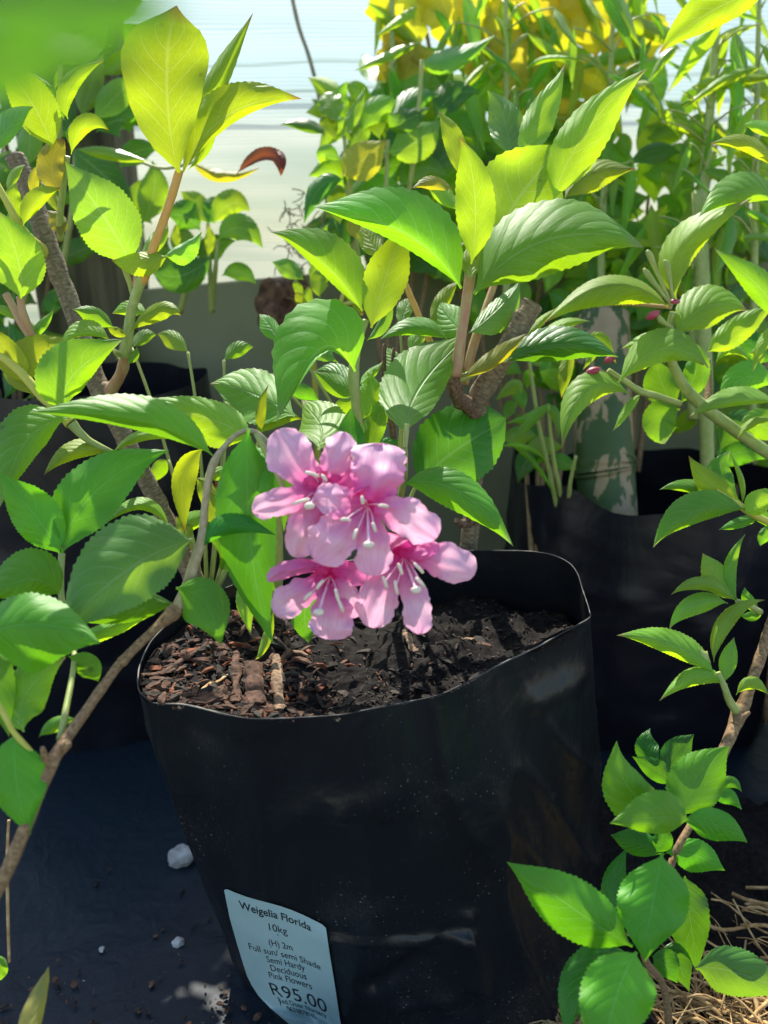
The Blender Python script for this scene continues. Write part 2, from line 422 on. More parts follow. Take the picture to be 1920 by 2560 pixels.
def leaf(par, mat, B, Mi, T, wl, wr, za=0.25, zb=0.25, dB=0.6, dT=None, dM=None, prof='weig', hi=1, name='leaf', teeth=26, lab=None, wav=0.11):
    dT = dB if dT is None else dT
    dM = (dB + dT) / 2 if dM is None else dM
    cx, cy, cdp = 2 * Mi[0] - (B[0] + T[0]) / 2, 2 * Mi[1] - (B[1] + T[1]) / 2, 2 * dM - (dB + dT) / 2
    n, m = ((52, 6) if hi == 2 else (32, 4) if hi == 1 else (14, 2))
    if prof == 'petal': n, m = 30, 9; wl *= 1.0; wr *= 1.0
    ln = math.hypot(T[0] - B[0], T[1] - B[1])
    W = max(abs(wl), abs(wr), 0.25 * ln)
    ph1, ph2, fr = random.uniform(0, 6.28), random.uniform(0, 6.28), random.uniform(1.6, 3.0)
    sd = random.uniform(0, 100)
    curl, hook = random.uniform(-.2, .7), random.uniform(-.16, .16)
    vs, uv, fs = [], [], []
    tab = PROF[prof]
    for i in range(n + 1):
        t = i / n
        if prof == 'petal': t = math.sin(t * math.pi / 2) ** 0.9
        a, b, c = (1 - t) ** 2, 2 * t * (1 - t), t * t
        x, y, d = a * B[0] + b * cx + c * T[0], a * B[1] + b * cy + c * T[1], a * dB + b * cdp + c * dT
        tx, ty = 2 * (1 - t) * (cx - B[0]) + 2 * t * (T[0] - cx), 2 * (1 - t) * (cy - B[1]) + 2 * t * (T[1] - cy)
        l = math.hypot(tx, ty) or 1
        nx, ny = ty / l, -tx / l
        s = interp(tab, t)
        if prof != 'petal':
            e_ = max(0, t - .72) / .28
            x += nx * hook * W * e_ ** 2.5; y += ny * hook * W * e_ ** 2.5
            d += curl * W * e_ ** 2 * .6 * d / F
        if prof != 'petal' and hi: s *= 1 + 0.05 * (noise.noise(Vector((t * 5, sd, 0))))
        for j in range(-m, m + 1):
            v = abs(j) / m
            left = j < 0
            ww, zz = (wl, za) if left else (wr, zb)
            sv = s * v
            if hi and abs(j) == m and prof in ('weig', 'round') and 0.06 < t < 0.97:
                sv *= (1.035 if i % 2 else 0.985)
            if prof == 'petal' and v > 0.6: sv *= 1 + 0.24 * noise.noise(Vector((t * 6, sd + (9 if left else 0), v))) + .11 * noise.noise(Vector((t * 20, sd + (9 if left else 0), v)))
            # the blade bows a little between midrib and margin
            off = ww * sv * (1 if left else -1)
            bow = -0.10 * W * s * math.sin(v * math.pi) * (1 if zz >= 0 else -1)
            dz = zz * W * sv + bow + wav * W * v * v * s * math.sin(fr * 6.28 * t + (ph1 if left else ph2))
            if prof == 'petal':
                dz += 0.26 * W * noise.noise(Vector((t * 3.5, sd, v * (2 if left else -2)))) + 0.22 * W * v * v * math.sin(t * 17 + sd + (2 if left else 0)) * s - 0.14 * W * math.exp(-(v * 4) ** 2) * (1 - t) + 0.30 * W * max(0, t - 0.55) * (1 if v < .8 else 1.3)
            vs.append(P(x + nx * off, y + ny * off, d + dz * d / F))
            uv.append((t, 0.5 + 0.5 * j / m))
    k = 2 * m + 1
    for i in range(n):
        for j in range(k - 1):
            q = i * k + j
            fs.append((q, q + 1, q + k + 1, q + k))
    o = mk(name, vs, fs, M[mat], par, uv)
    if lab: o['label'] = lab
    return o

def tube3(name, pts, mat, par=None, seg=10, capmat=None, cap=True, bumpy=0.06, sub=6, taper_end=False):
    """pts: list of (Vector, radius)"""
    path = []
    q = [pts[0]] + list(pts) + [pts[-1]]
    for i in range(1, len(q) - 2):
        for s in range(sub):
            t = s / sub
            r = []
            for k in range(3):
                p0, p1, p2, p3 = q[i - 1][0][k], q[i][0][k], q[i + 1][0][k], q[i + 2][0][k]
                r.append(0.5 * (2 * p1 + (p2 - p0) * t + (2 * p0 - 5 * p1 + 4 * p2 - p3) * t * t + (3 * p1 - p0 - 3 * p2 + p3) * t ** 3))
            path.append((Vector(r), q[i][1] + (q[i + 1][1] - q[i][1]) * t))
    path.append((pts[-1][0].copy(), pts[-1][1]))
    vs, fs, uv = [], [], []
    ref = Vector((0.31, 0.2, 0.93)).normalized()
    ln = 0.0
    for i, (p, r) in enumerate(path):
        a = path[max(0, i - 1)][0]; b = path[min(len(path) - 1, i + 1)][0]
        tg = (b - a).normalized() if (b - a).length > 1e-9 else Vector((0, 0, 1))
        if i: ln += (p - path[i - 1][0]).length
        if abs(tg.dot(ref)) > 0.95: ref = Vector((0.9, 0.3, 0.1)).normalized()
        u = tg.cross(ref).normalized(); v = tg.cross(u)
        for k in range(seg):
            an = 6.28318 * k / seg
            rr = r * (1 + bumpy * 2 * noise.noise(p * 130 + Vector((k, 0, 0))))
            vs.append(p + (u * math.cos(an) + v * math.sin(an)) * rr)
            uv.append((k / seg, ln * 8))
    for i in range(len(path) - 1):
        for k in range(seg):
            a = i * seg + k; b = i * seg + (k + 1) % seg
            fs.append((a, b, b + seg, a + seg))
    if cap:
        fs.append(tuple(range(seg - 1, -1, -1)))
        e = (len(path) - 1) * seg
        fs.append(tuple(range(e, e + seg)))
    o = mk(name, vs, fs, M[mat], par, uv)
    if cap:
        o.data.polygons[-1].use_smooth = o.data.polygons[-2].use_smooth = False
        if capmat:
            o.data.materials.append(M[capmat])
            o.data.polygons[-2].material_index = 1
    return o
def stem(par, mat, pts, name='stem', **kw):
    """pts: (x px, y px, depth m, radius px)"""
    return tube3(name, [(P(x, y, d), r * d / F) for x, y, d, r in pts], mat, par, **kw)

def blob(name, c, rad, mat, par=None, seg=10, amp=0.2, fq=60, flat=(1, 1, 1), rot=0.0):
    vs, fs = [], []
    rings = seg // 2 + 1
    sd = random.uniform(0, 50)
    cr, sr = math.cos(rot), math.sin(rot)
    for i in range(rings + 1):
        th = math.pi * i / rings
        for k in range(seg):
            an = 6.28318 * k / seg
            n_ = Vector((math.sin(th) * math.cos(an), math.sin(th) * math.sin(an), math.cos(th)))
            r = rad * (1 + amp * noise.noise(n_ * 1.6 + Vector((sd, 0, 0))) * 2)
            x, y, z = n_.x * r * flat[0], n_.y * r * flat[1], n_.z * r * flat[2]
            vs.append(Vector(c) + Vector((x * cr - z * sr, y, x * sr + z * cr)))
    for i in range(rings):
        for k in range(seg):
            a = i * seg + k; b = i * seg + (k + 1) % seg
            fs.append((a, b, b + seg, a + seg))
    return mk(name, vs, fs, M[mat], par)

# ------------------------------------------------------------------ setting
def sheet(name, x0, x1, y0, y1, z, mat, nx=1, ny=1, amp=0.0, fq=4.0):
    vs, fs = [], []
    for j in range(ny + 1):
        for i in range(nx + 1):
            x, y = x0 + (x1 - x0) * i / nx, y0 + (y1 - y0) * j / ny
            zz = z + (amp * abs(noise.noise(Vector((x * fq, y * fq * .6, 3)))) + amp * .5 * abs(noise.noise(Vector((x * fq * 3, y * fq * 2.2, 8)))) if amp else 0)
            vs.append((x, y, zz))
    for j in range(ny):
        for i in range(nx):
            a = j * (nx + 1) + i
            fs.append((a, a + 1, a + nx + 2, a + nx + 1))
    return mk(name, vs, fs, M[mat])
tag(sheet('ground', -200, 200, -100, 600, -0.004, 'earth'), kind='structure')
tag(sheet('ground_cover', -1.4, 1.6, -0.3, 1.30, 0.0, 'sheet', 150, 90, 0.007, 6.0), kind='structure')

# shade cloth wall
nv = empty('shade_cloth_wall', (0.1, 1.36, 0))
tag(nv, 'pale translucent striped shade cloth wall behind all the plants, bright with daylight', 'shade cloth')
vs, fs = [], []
NX, NZ = 60, 40
for j in range(NZ + 1):
    for i in range(NX + 1):
        x, z = -1.6 + 3.6 * i / NX, 0.02 + 0.93 * j / NZ
        vs.append((x, 1.36 + 0.018 * noise.noise(Vector((x * 1.3, z * 5, 1))) + 0.006 * noise.noise(Vector((x * 3, z * 22, 4))), z))
for j in range(NZ):
    for i in range(NX):
        a = j * (NX + 1) + i
        fs.append((a, a + 1, a + NX + 2, a + NX + 1))
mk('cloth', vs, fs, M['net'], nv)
for (ya, yb) in ((170, 132), (243, 205)):
    pts = []
    for k in range(40):
        x = -200 + 2300 * k / 39
        y = ya + (yb - ya) * (x - 450) / 500 * 0.6 + 9 * noise.noise(Vector((k * .45, ya, 0)))
        pts.append((P(x, y, 1.27), 0.0027))
    tube3('seam', pts, 'seam', nv, seg=6, sub=3)
tag(tube3('hanging_string', [(P(720, -60, 1.15), .0028), (P(745, 60, 1.15), .0028), (P(775, 150, 1.15), .0028), (P(800, 260, 1.15), .0028), (P(815, 420, 1.15), .0028), (P(820, 700, 1.16), .0028)], 'string', seg=8),
    'tan string hanging slantwise in front of the bright shade cloth', 'string')

# wooden post and board
def box(name, a, b, mat, par=None, bevel=0.004, nz=1, wob=0.0):
    vs, fs = [], []
    x0, y0, z0 = a; x1, y1, z1 = b
    for k in range(nz + 1):
        z = z0 + (z1 - z0) * k / nz
        for (x, y) in ((x0, y0), (x1, y0), (x1, y1), (x0, y1)):
            vs.append((x + wob * noise.noise(Vector((x * 9, y * 9, z * 6))), y + wob * noise.noise(Vector((x * 5, z * 6, y))), z))
    for k in range(nz):
        for c in range(4):
            p = k * 4 + c; q = k * 4 + (c + 1) % 4
            fs.append((p, q, q + 4, p + 4))
    fs.append((3, 2, 1, 0)); e = nz * 4
    fs.append((e, e + 1, e + 2, e + 3))
    o = mk(name, vs, fs, M[mat], par, smooth=False)
    bv = o.modifiers.new('bevel', 'BEVEL'); bv.width = bevel; bv.segments = 3
    return o
tag(box('fence_post', (-0.475, 1.16, -0.02), (-0.345, 1.27, 0.98), 'post', nz=24, wob=0.006, bevel=0.012),
    'weathered brown wooden post standing at the left behind the leaves', 'post')
# low board, its top edge climbing to the right
bl, br = P(300, 730, 1.14), P(2050, 568, 1.14)
vs = []
for yy in (0.0, 0.03):
    for p, z in ((bl, -0.01), (br, -0.01), (br, None), (bl, None)):
        vs.append((p.x, 1.19 + yy, p.z if z is None else z))
o = mk('retaining_board', vs, [(0, 1, 2, 3), (7, 6, 5, 4), (0, 4, 5, 1), (1, 5, 6, 2), (2, 6, 7, 3), (3, 7, 4, 0)], M['board'], smooth=False)
bv = o.modifiers.new('bevel', 'BEVEL'); bv.width = 0.003; bv.segments = 2
tag(o, 'low grey green board running behind the pots below the shade cloth', 'board')

# ------------------------------------------------------------------ bags
def bag(name, rim, botc, botr, mat, par, levels=26, wr=0.004, sub=4, bulge=0.03, seedv=0.0, sq=2.4, creases=(), calm=False):
    """rim: closed list of world points; lofts down to a rounded base on the ground"""
    n0 = len(rim)
    loop = []
    for i in range(n0):
        p0, p1, p2, p3 = (rim[(i + k - 1) % n0] for k in range(4))
        for s in range(sub):
            t = s / sub
            loop.append(Vector([0.5 * (2 * p1[k] + (p2[k] - p0[k]) * t + (2 * p0[k] - 5 * p1[k] + 4 * p2[k] - p3[k]) * t * t + (3 * p1[k] - p0[k] - 3 * p2[k] + p3[k]) * t ** 3) for k in range(3)]))
    n = len(loop)
    c = sum(loop, Vector()) / n
    vs, fs, uv = [], [], []
    for j in range(levels + 1):
        f = j / levels
        for i, p in enumerate(loop):
            an = math.atan2((p.y - c.y) , (p.x - c.x))
            ca, sa = math.cos(an), math.sin(an)
            r = (abs(ca) ** sq + abs(sa) ** sq) ** (-1 / sq)
            b = Vector((botc[0] + botr[0] * r * ca, botc[1] + botr[1] * r * sa, 0.0))
            q = p.lerp(b, f)
            out = Vector((ca, sa, 0))
            q += out * (bulge * math.sin(min(1, f * 1.0) * math.pi) * 0.6)
            fold = noise.noise(Vector((ca * 3.2 + seedv, sa * 3.2, q.z * 5))) + 0.5 * noise.noise(Vector((ca * 8 + seedv, sa * 8, q.z * 13)))
            rg = 1 - abs(noise.noise(Vector((ca * 2.4 + q.z * 4 + seedv, sa * 2.4, q.z * 6 - ca * 2)))) * 3.2
            rg2 = 1 - abs(noise.noise(Vector((ca * 5 - q.z * 9, sa * 5 + seedv, q.z * 10 + 3)))) * 4
            if calm: rg2 *= .5
            if calm and q.x < 0.03 and q.z < .22 and sa < 0.2: rg = rg2 = 0
            q += out * wr * (fold * (0.25 + 1.2 * f) + (max(0, rg) ** 3 * .9 + max(0, rg2) ** 3 * .45) * min(1.3, .35 + 1.4 * f))
            vs.append(q); uv.append((i / n * 6, f * 3))
    for j in range(levels):
        for i in range(n):
            a = j * n + i; b = j * n + (i + 1) % n
            fs.append((a, a + n, b + n, b))
    for (pl, amp, wid) in creases:
        bv_ = BVHTree.FromPolygons([Vector(v) for v in vs], fs)
        hits = []
        for (x, y) in pl:
            dv = (P(x, y, 1) - CAM).normalized()
            h = bv_.ray_cast(CAM, dv)[0]
            if h: hits.append(h)
        for k, v in enumerate(vs):
            best = 9
            for a, b in (zip(hits, hits[1:]) if len(hits) > 1 else ((hits[0], hits[0] + Vector((1e-4, 0, 0))),)):
                ab = b - a
                t = max(0, min(1, (v - a).dot(ab) / ab.length_squared))
                best = min(best, (v - a - ab * t).length)
            if best < wid * 3:
                g = (v - Vector((c.x, c.y, v.z))).normalized()
                vs[k] = v + g * amp * math.exp(-(best / wid) ** 2)
    o = mk(name, vs, fs, M[mat], par, uv)
    return o, loop, vs, fs

RIM = [(345, 1712, .300), (360, 1742, .300), (388, 1759, .300), (470, 1764, .299), (600, 1795, .299), (700, 1798, .299), (845, 1789, .300), (920, 1776, .302),
       (1010, 1758, .304), (1100, 1738, .306), (1180, 1700, .311), (1250, 1662, .315), (1340, 1620, .320), (1410, 1582, .324), (1470, 1548, .327), (1474, 1530, .328), (1458, 1480, .328),
       (1438, 1425, .330), (1400, 1396, .330), (1340, 1381, .330), (1250, 1378, .330), (1100, 1380, .328), (900, 1400, .32), (700, 1430, .315), (520, 1490, .31), (400, 1580, .305), (355, 1650, .300)]
rim = [PZ(x_, y_, z_ + .0022 * math.sin(k_ * 2.1) * (1 if k_ % 3 else -.6)) for k_, (x_, y_, z_) in enumerate(RIM)]
gb = empty('growing_bag', (0.0, 0.54, 0))
tag(gb, 'large black plastic growing bag in front, with a pale price label stuck low on it', 'plant bag')
wall, loop, bvs, bfs = bag('bag_wall', rim, (0.028, 0.565), (0.150, 0.10), 'bag', gb, levels=84, wr=0.0052, bulge=0.006, sub=8, calm=True, creases=(
    (((1400, 1650),), -.010, .022), (((1330, 1760), (1450, 1690)), .004, .008),
    (((830, 2345), (1000, 2352), (1170, 2343)), .006, .0035), (((1165, 2285), (1172, 2360), (1180, 2470)), .006, .004), (((930, 2470), (1020, 2420), (1130, 2350)), -.007, .008),
    (((1000, 2520), (1120, 2500)), .003, .006), (((430, 1900), (520, 2150), (590, 2400)), .003, .012), (((500, 1830), (700, 1850)), -.002, .014), (((700, 2060), (960, 2000)), .0025, .012)))
bvh = BVHTree.FromPolygons([Vector(v) for v in bvs], bfs)
tube3('rim_edge', [(p + Vector((0, 0, .0003)), .00055) for p in (loop + loop[:1])[::2]], 'rimedge', gb, seg=6, sub=2, bumpy=.3)
# soil inside the bag
sc_ = sum(loop, Vector()) / len(loop)
vs, fs = [], []
RN = 46
for j in range(RN + 1):
    f = j / RN
    for p in loop:
        x, y = sc_.x + (p.x - sc_.x) * f * 0.985, sc_.y + (p.y - sc_.y) * f * 0.985
        lf = max(0, min(1, (-0.02 - x) / 0.12))
        z = 0.284 + 0.010 * lf + 0.010 * noise.noise(Vector((x * 22, y * 22, 0))) + 0.006 * noise.noise(Vector((x * 70, y * 70, 2))) + 0.0022 * noise.noise(Vector((x * 260, y * 260, 5)))
        front = max(0, min(1, (0.60 - p.y) / 0.10))
        edge = max(0, (f - 0.55) / 0.45) ** 1.5 * front
        z = z * (1 - edge) + (p.z - 0.0025) * edge + 0.0014 * noise.noise(Vector((x * 150, y * 150, 5))) * edge
        z = min(z, p.z - 0.002 + 0.05 * (1 - f))
        if f < 0.9 and (Vector((x, y)) - Vector((0.055, 0.545))).length < 0.028: z += 0.012 * (1 - (Vector((x, y)) - Vector((0.055, 0.545))).length / 0.028)
        vs.append((x, y, z))
n = len(loop)
for j in range(RN):
    for i in range(n):
        a = j * n + i; b = j * n + (i + 1) % n
        fs.append((a, b, b + n, a + n))
mk('soil', vs, fs, M['soil'], gb)
soil_bvh = BVHTree.FromPolygons([Vector(v) for v in vs], fs)
def on_soil(x, y):
    h = soil_bvh.ray_cast(Vector((x, y, 1)), Vector((0, 0, -1)))[0]
    return h.z if h else None
chipc = []; lft = []
# bark mulch : crumbs and slivers nobody would count
vs, fs = [], []
def chip(c, l, wd, th, yaw, pit, roll):
    from mathutils import Euler
    e = Euler((roll, pit, yaw)).to_matrix(); chipc.append(len(fs))
    b = len(vs)
    prof = ((-.5, .5), (-.2, 1.0), (.2, .9), (.5, .45))
    for k, (px_, s) in enumerate(prof):
        s *= random.uniform(.6, 1.15)
        for (yy, zz) in ((-.5, -.5), (.5, -.5), (.5, .5), (-.5, .5)):
            vs.append(Vector(c) + e @ Vector((px_ * l, yy * wd * s * random.uniform(.7, 1.2), zz * th * s * random.uniform(.5, 1.3) + 0.06 * l * math.sin(k))))
    for k in range(3):
        for q in range(4):
            fs.append((b + k * 4 + q, b + k * 4 + (q + 1) % 4, b + k * 4 + 4 + (q + 1) % 4, b + k * 4 + 4 + q))
    fs.append((b + 3, b + 2, b + 1, b)); fs.append((b + 12, b + 13, b + 14, b + 15))
cnt = 0
while cnt < 3200:
    f = math.sqrt(random.random()); p = random.choice(loop)
    x, y = sc_.x + (p.x - sc_.x) * f * .96, sc_.y + (p.y - sc_.y) * f * .96
    left = random.random() < max(0, min(1, (-0.02 - x) / .07 + .5 * noise.noise(Vector((x * 40, y * 40, 3)))))
    if not left and random.random() < 0.80: continue
    z = on_soil(x, y)
    if z is None: continue
    big = random.random() < (0.22 if left else 0.05)
    l = random.uniform(.006, .016) if big else random.uniform(.0015, .005)
    chip((x, y, z + .0008), l, l * random.uniform(.18, .45), l * random.uniform(.12, .3), random.uniform(0, 6.28), random.uniform(-.4, .4), random.uniform(-.6, .6))
    cnt += 1; lft.append(left)
bmul = mk('bark_mulch', vs, fs, M['chip'], smooth=False)
bmul.data.materials.append(M['crumb']); bmul.data.materials.append(M['chipr'])
for k_, s0 in enumerate(chipc):
    mi_ = random.choices((0, 1, 2), (.52, .34, .14))[0] if lft[k_] else random.choices((1, 0), (.92, .08))[0]  # right side nearly all dark crumbs, deep shade put into their colour
    for q_ in range(s0, s0 + 14): bmul.data.polygons[q_].material_index = mi_
tag(bmul, 'brown bark crumbs and slivers lying on the soil of the front bag', 'mulch', kind='stuff')
def bigchip(px, py, px2, py2, wd, mat, label, nm='bark_chip', cat='bark piece', lift=.003):
    a, b = PZ(px, py, .292), PZ(px2, py2, .292)
    global vs, fs
    vs, fs = [], []
    N_ = 14
    dr = (b - a); l = dr.length; dr.normalize(); sd = Vector((-dr.y, dr.x, 0))
    for i in range(N_ + 1):
        t = i / N_
        c = a + dr * l * t
        zz = (on_soil(c.x, c.y) or .29) + lift
        wv = wd * (0.75 + .5 * noise.noise(Vector((t * 6, px, 0)))) * (0.6 if i in (0, N_) else 1)
        for k in range(8):
            an = 6.283 * k / 8
            r = 1 + .35 * noise.noise(Vector((t * 14, k * 1.7, px)))
            vs.append(Vector((c.x, c.y, zz)) + sd * math.cos(an) * wv * r + Vector((0, 0, 1)) * math.sin(an) * wv * .4 * r)
    for i in range(N_):
        for k in range(8):
            q, w_ = i * 8 + k, i * 8 + (k + 1) % 8
            fs.append((q, w_, w_ + 8, q + 8))
    fs.append(tuple(range(7, -1, -1))); fs.append(tuple(range(N_ * 8, N_ * 8 + 8)))
    tag(mk(nm, vs, fs, M[mat], smooth=False), label, cat)
bigchip(690, 1640, 700, 1785, .0048, 'chipl', 'longest pale tan bark piece standing in from the front rim of the bag')
bigchip(590, 1640, 590, 1770, .0042, 'chip', 'dark narrow bark piece beside the red brown crumbs')
bigchip(630, 1650, 640, 1760, .0085, 'chip', 'broad red brown crumbly bark piece between two strips of bark', lift=.004)
bigchip(400, 1700, 520, 1640, .003, 'chip', 'slanting dark brown bark sliver at the left of the soil')
bigchip(345, 1715, 440, 1690, .0022, 'chip', 'thin bark sliver poking over the left rim of the bag')
bigchip(500, 1745, 570, 1690, .0016, 'root', 'thin yellow straw lying near the front rim', 'dry_straw', 'straw')
bigchip(675, 1600, 770, 1642, .0016, 'chipl', 'thin tan twig lying below the hanging leaves', 'dry_twig', 'twig')
bigchip(1010, 1580, 1040, 1630, .0035, 'chipl', 'pale leaf shaped bark flake on the dark soil below the flowers', lift=.004)
bigchip(1150, 1590, 1185, 1600, .002, 'chipl', 'small tan bark flake right of the flowers on the soil')
bigchip(1180, 1400, 1230, 1450, .006, 'chip', 'brown fibrous bark lump at the foot of the right stem', lift=.006)

# ---- price label, pressed on the bag
lb = [(0, 559, 2216), (.25, 575, 2296), (.5, 598, 2375), (.75, 621, 2448), (.9, 655, 2500), (1.0, 705, 2542), (1.1, 760, 2590)]
rb = [(0, 814, 2312), (.25, 824, 2382), (.5, 836, 2452), (.75, 848, 2535), (.9, 856, 2580), (1.0, 862, 2612), (1.1, 868, 2650)]
def lin(tab, v):
    v = max(tab[0][0], min(tab[-1][0], v))
    for p, q in zip(tab, tab[1:]):
        if v <= q[0]:
            f = (v - p[0]) / (q[0] - p[0]); return (p[1] + (q[1] - p[1]) * f, p[2] + (q[2] - p[2]) * f)
def lab_pt(u, v, lift):
    a, b = lin(lb, v), lin(rb, v)
    x, y = a[0] + (b[0] - a[0]) * u, a[1] + (b[1] - a[1]) * u + 5 * math.sin(u * math.pi * 2 + .6)
    dv = (P(x, y, 1) - CAM).normalized()
    h = bvh.ray_cast(CAM, dv)[0]
    if h is None: h = P(x, y, .5)
    return h - dv * lift
GU, GV = 9, 14
grid = [[lab_pt(i / GU, 1.1 * j / GV, .0022) for i in range(GU + 1)] for j in range(GV + 1)]
for _ in range(2):          # the paper bridges the small creases of the film
    g2 = [r[:] for r in grid]
    for j in range(GV + 1):
        for i in range(GU + 1):
            nb = [grid[b][a] for a, b in ((i - 1, j), (i + 1, j), (i, j - 1), (i, j + 1)) if 0 <= a <= GU and 0 <= b <= GV]
            v0 = grid[j][i]; dv0 = (v0 - CAM).normalized()
            dm = sum((q - CAM).length for q in nb) / len(nb)
            g2[j][i] = CAM + dv0 * ((v0 - CAM).length * .5 + dm * .5)
    grid = g2
pen = 0
for j in range(GV + 1):
    for i in range(GU + 1):
        dv = (grid[j][i] - CAM); l_ = dv.length; dv.normalize()
        h = bvh.ray_cast(CAM, dv)[0]
        if h is not None: pen = max(pen, l_ - (h - CAM).length)
grid = [[p_ - (p_ - CAM).normalized() * (pen + .0008) for p_ in r_] for r_ in grid]
print('LABEL shift', pen)
def lab_pt(u, v, lift):
    a, b = max(0, min(GU - 1e-6, u * GU)), max(0, min(GV - 1e-6, v / 1.1 * GV))
    i, j = int(a), int(b); a -= i; b -= j
    sa, sb = a, b
    p = grid[j][i].lerp(grid[j][i + 1], sa).lerp(grid[j + 1][i].lerp(grid[j + 1][i + 1], sa), sb)
    return p - (p - CAM).normalized() * lift
vs, fs, uv = [], [], []
LU, LV = 27, 42
for j in range(LV + 1):
    for i in range(LU + 1):
        u, v = i / LU, 1.1 * j / LV
        # rounded corners
        cu, cv = min(u, 1 - u), v
        if cu < .05 and cv < .045:
            k = math.hypot(.05 - cu, (.045 - cv) * 1.1)
            if k > .05: v = v + (k - .05) * .9
        vs.append(lab_pt(u, v, 0.0)); uv.append((u, v))
for j in range(LV):
    for i in range(LU):
        a = j * (LU + 1) + i
        fs.append((a, a + 1, a + LU + 2, a + LU + 1))
lbl = mk('price_label', vs, fs, M['paper'], gb, uv)
lbl['label'] = 'white price label, blue of the shade painted in, with black print'
def text(s, u0, u1, v0, hgt, bold=0.0):
    """text line in label space: from u0 to u1, baseline v0, capital height hgt (all in label units)"""
    cu = bpy.data.curves.new('t', 'FONT')
    cu.body = s; cu.size = 1.0; cu.offset = bold; cu.resolution_u = 4
    ob = bpy.data.objects.new('t', cu); COL.objects.link(ob)
    dg = bpy.context.evaluated_depsgraph_get()
    me = bpy.data.meshes.new_from_object(ob.evaluated_get(dg))
    bpy.data.objects.remove(ob)
    import bmesh
    bm = bmesh.new(); bm.from_mesh(me)
    for _ in range(1):
        lg = [e for e in bm.edges if e.calc_length() > 0.12]
        if lg: bmesh.ops.subdivide_edges(bm, edges=lg, cuts=2)
    bmesh.ops.triangulate(bm, faces=bm.faces)
    xs = [v.co.x for v in bm.verts]
    x0, x1 = min(xs), max(xs)
    vv = []
    for v in bm.verts:
        u = u0 + (u1 - u0) * (v.co.x - x0) / (x1 - x0)
        vv.append(lab_pt(u, v0 - v.co.y / 0.70 * hgt, .0004))
    ff = [tuple(x.index for x in f.verts) for f in bm.faces]
    bm.free()
    mk('lettering', vv, ff, M['ink'], lbl, smooth=False)
text('Weigelia Florida', .13, .84, .118, .062, .012)
text('10kg', .40, .58, .235, .060)
text('.', .47, .485, .262, .05)
text('(H) 2m', .36, .60, .365, .052)
text('Full sun/ semi Shade', .13, .87, .445, .052)
text('Semi Hardy', .29, .69, .515, .052)
text('Deciduous', .31, .69, .583, .052)
text('Pink Flowers', .27, .73, .648, .052)
text('R95.00', .24, .86, .790, .100)
text('Red Door Nursery', .27, .83, .842, .040)
text('0676878945', .33, .68, .895, .038)

def round_rim(cx, cy, rx, ry, z, n=18, jit=.012, sd=1.0, peaks=()):
    out = []
    for i in range(n):
        a = 6.28318 * i / n
        zz = z + jit * noise.noise(Vector((math.cos(a) * 2 + sd, math.sin(a) * 2, 0)))
        for (pa, h, wdt) in peaks:
            d = abs((a - pa + math.pi) % (2 * math.pi) - math.pi)
            zz += h * max(0, 1 - d / wdt)
        k = 1 + .07 * noise.noise(Vector((math.cos(a) * 3 + sd, math.sin(a) * 3, 5)))
        out.append(Vector((cx + rx * math.cos(a) * k, cy + ry * math.sin(a) * k, zz)))
    return out
def far_bag(label, cx, cy, rx, ry, z, sd, **kw):
    e = empty('growing_bag', (cx, cy, 0))
    tag(e, label, 'plant bag', 'black growing bags')
    rr = round_rim(cx, cy, rx, ry, z, sd=sd, **kw)
    wl_, lp, v_, f_ = bag('bag_wall', rr, (cx, cy), (rx * .86, ry * .86), 'bag2', e, levels=40, wr=.008, seedv=sd, bulge=.02)
    vs, fs = [(cx, cy, z - .10)], []
    for p in lp: vs.append((cx + (p.x - cx) * .985, cy + (p.y - cy) * .985, z - .11 + .004 * noise.noise(p * 40)))
    for i in range(len(lp)): fs.append((0, 1 + i, 1 + (i + 1) % len(lp)))
    mk('soil', vs, fs, M['soil'], e)
    return e
gb['group'] = 'black growing bags'
far_bag('tall black plastic bag at the left behind the thick grey stem', -.375, .965, .165, .14, .42, 3.0)
far_bag('black plastic bag at the right, holding the peeling green cane, with creased rim', .325, .955, .165, .145, .305, 8.0, peaks=((2.75, .05, .28), (3.7, .03, .3)))
far_bag('black plastic bag at the right edge behind the leafy shoots', .60, .80, .13, .12, .25, 5.0)

# peeling green culm with a node ring
cu = empty('green_cane', P(1520, 1330, .96))
tag(cu, 'thick green cane with peeling beige patches standing in the right bag', 'cane')
def PX(x, y, d): return P(x, y, d)
tube3('culm', [(P(1500, 790, .985), .0335), (P(1503, 900, .98), .0335), (P(1509, 1135, .97), .0340), (P(1510, 1160, .97), .0365)], 'culm', cu, seg=28, bumpy=.01, capmat='cut')
tube3('culm', [(P(1511, 1176, .97), .0365), (P(1514, 1200, .97), .0335), (P(1520, 1300, .965), .0335), (P(1526, 1420, .96), .0335)], 'culm', cu, seg=28, bumpy=.01)
tube3('node_ring', [(P(1510, 1160, .97), .0355), (P(1510, 1168, .97), .0345), (P(1511, 1176, .97), .0355)], 'culm', cu, seg=28, bumpy=.01)

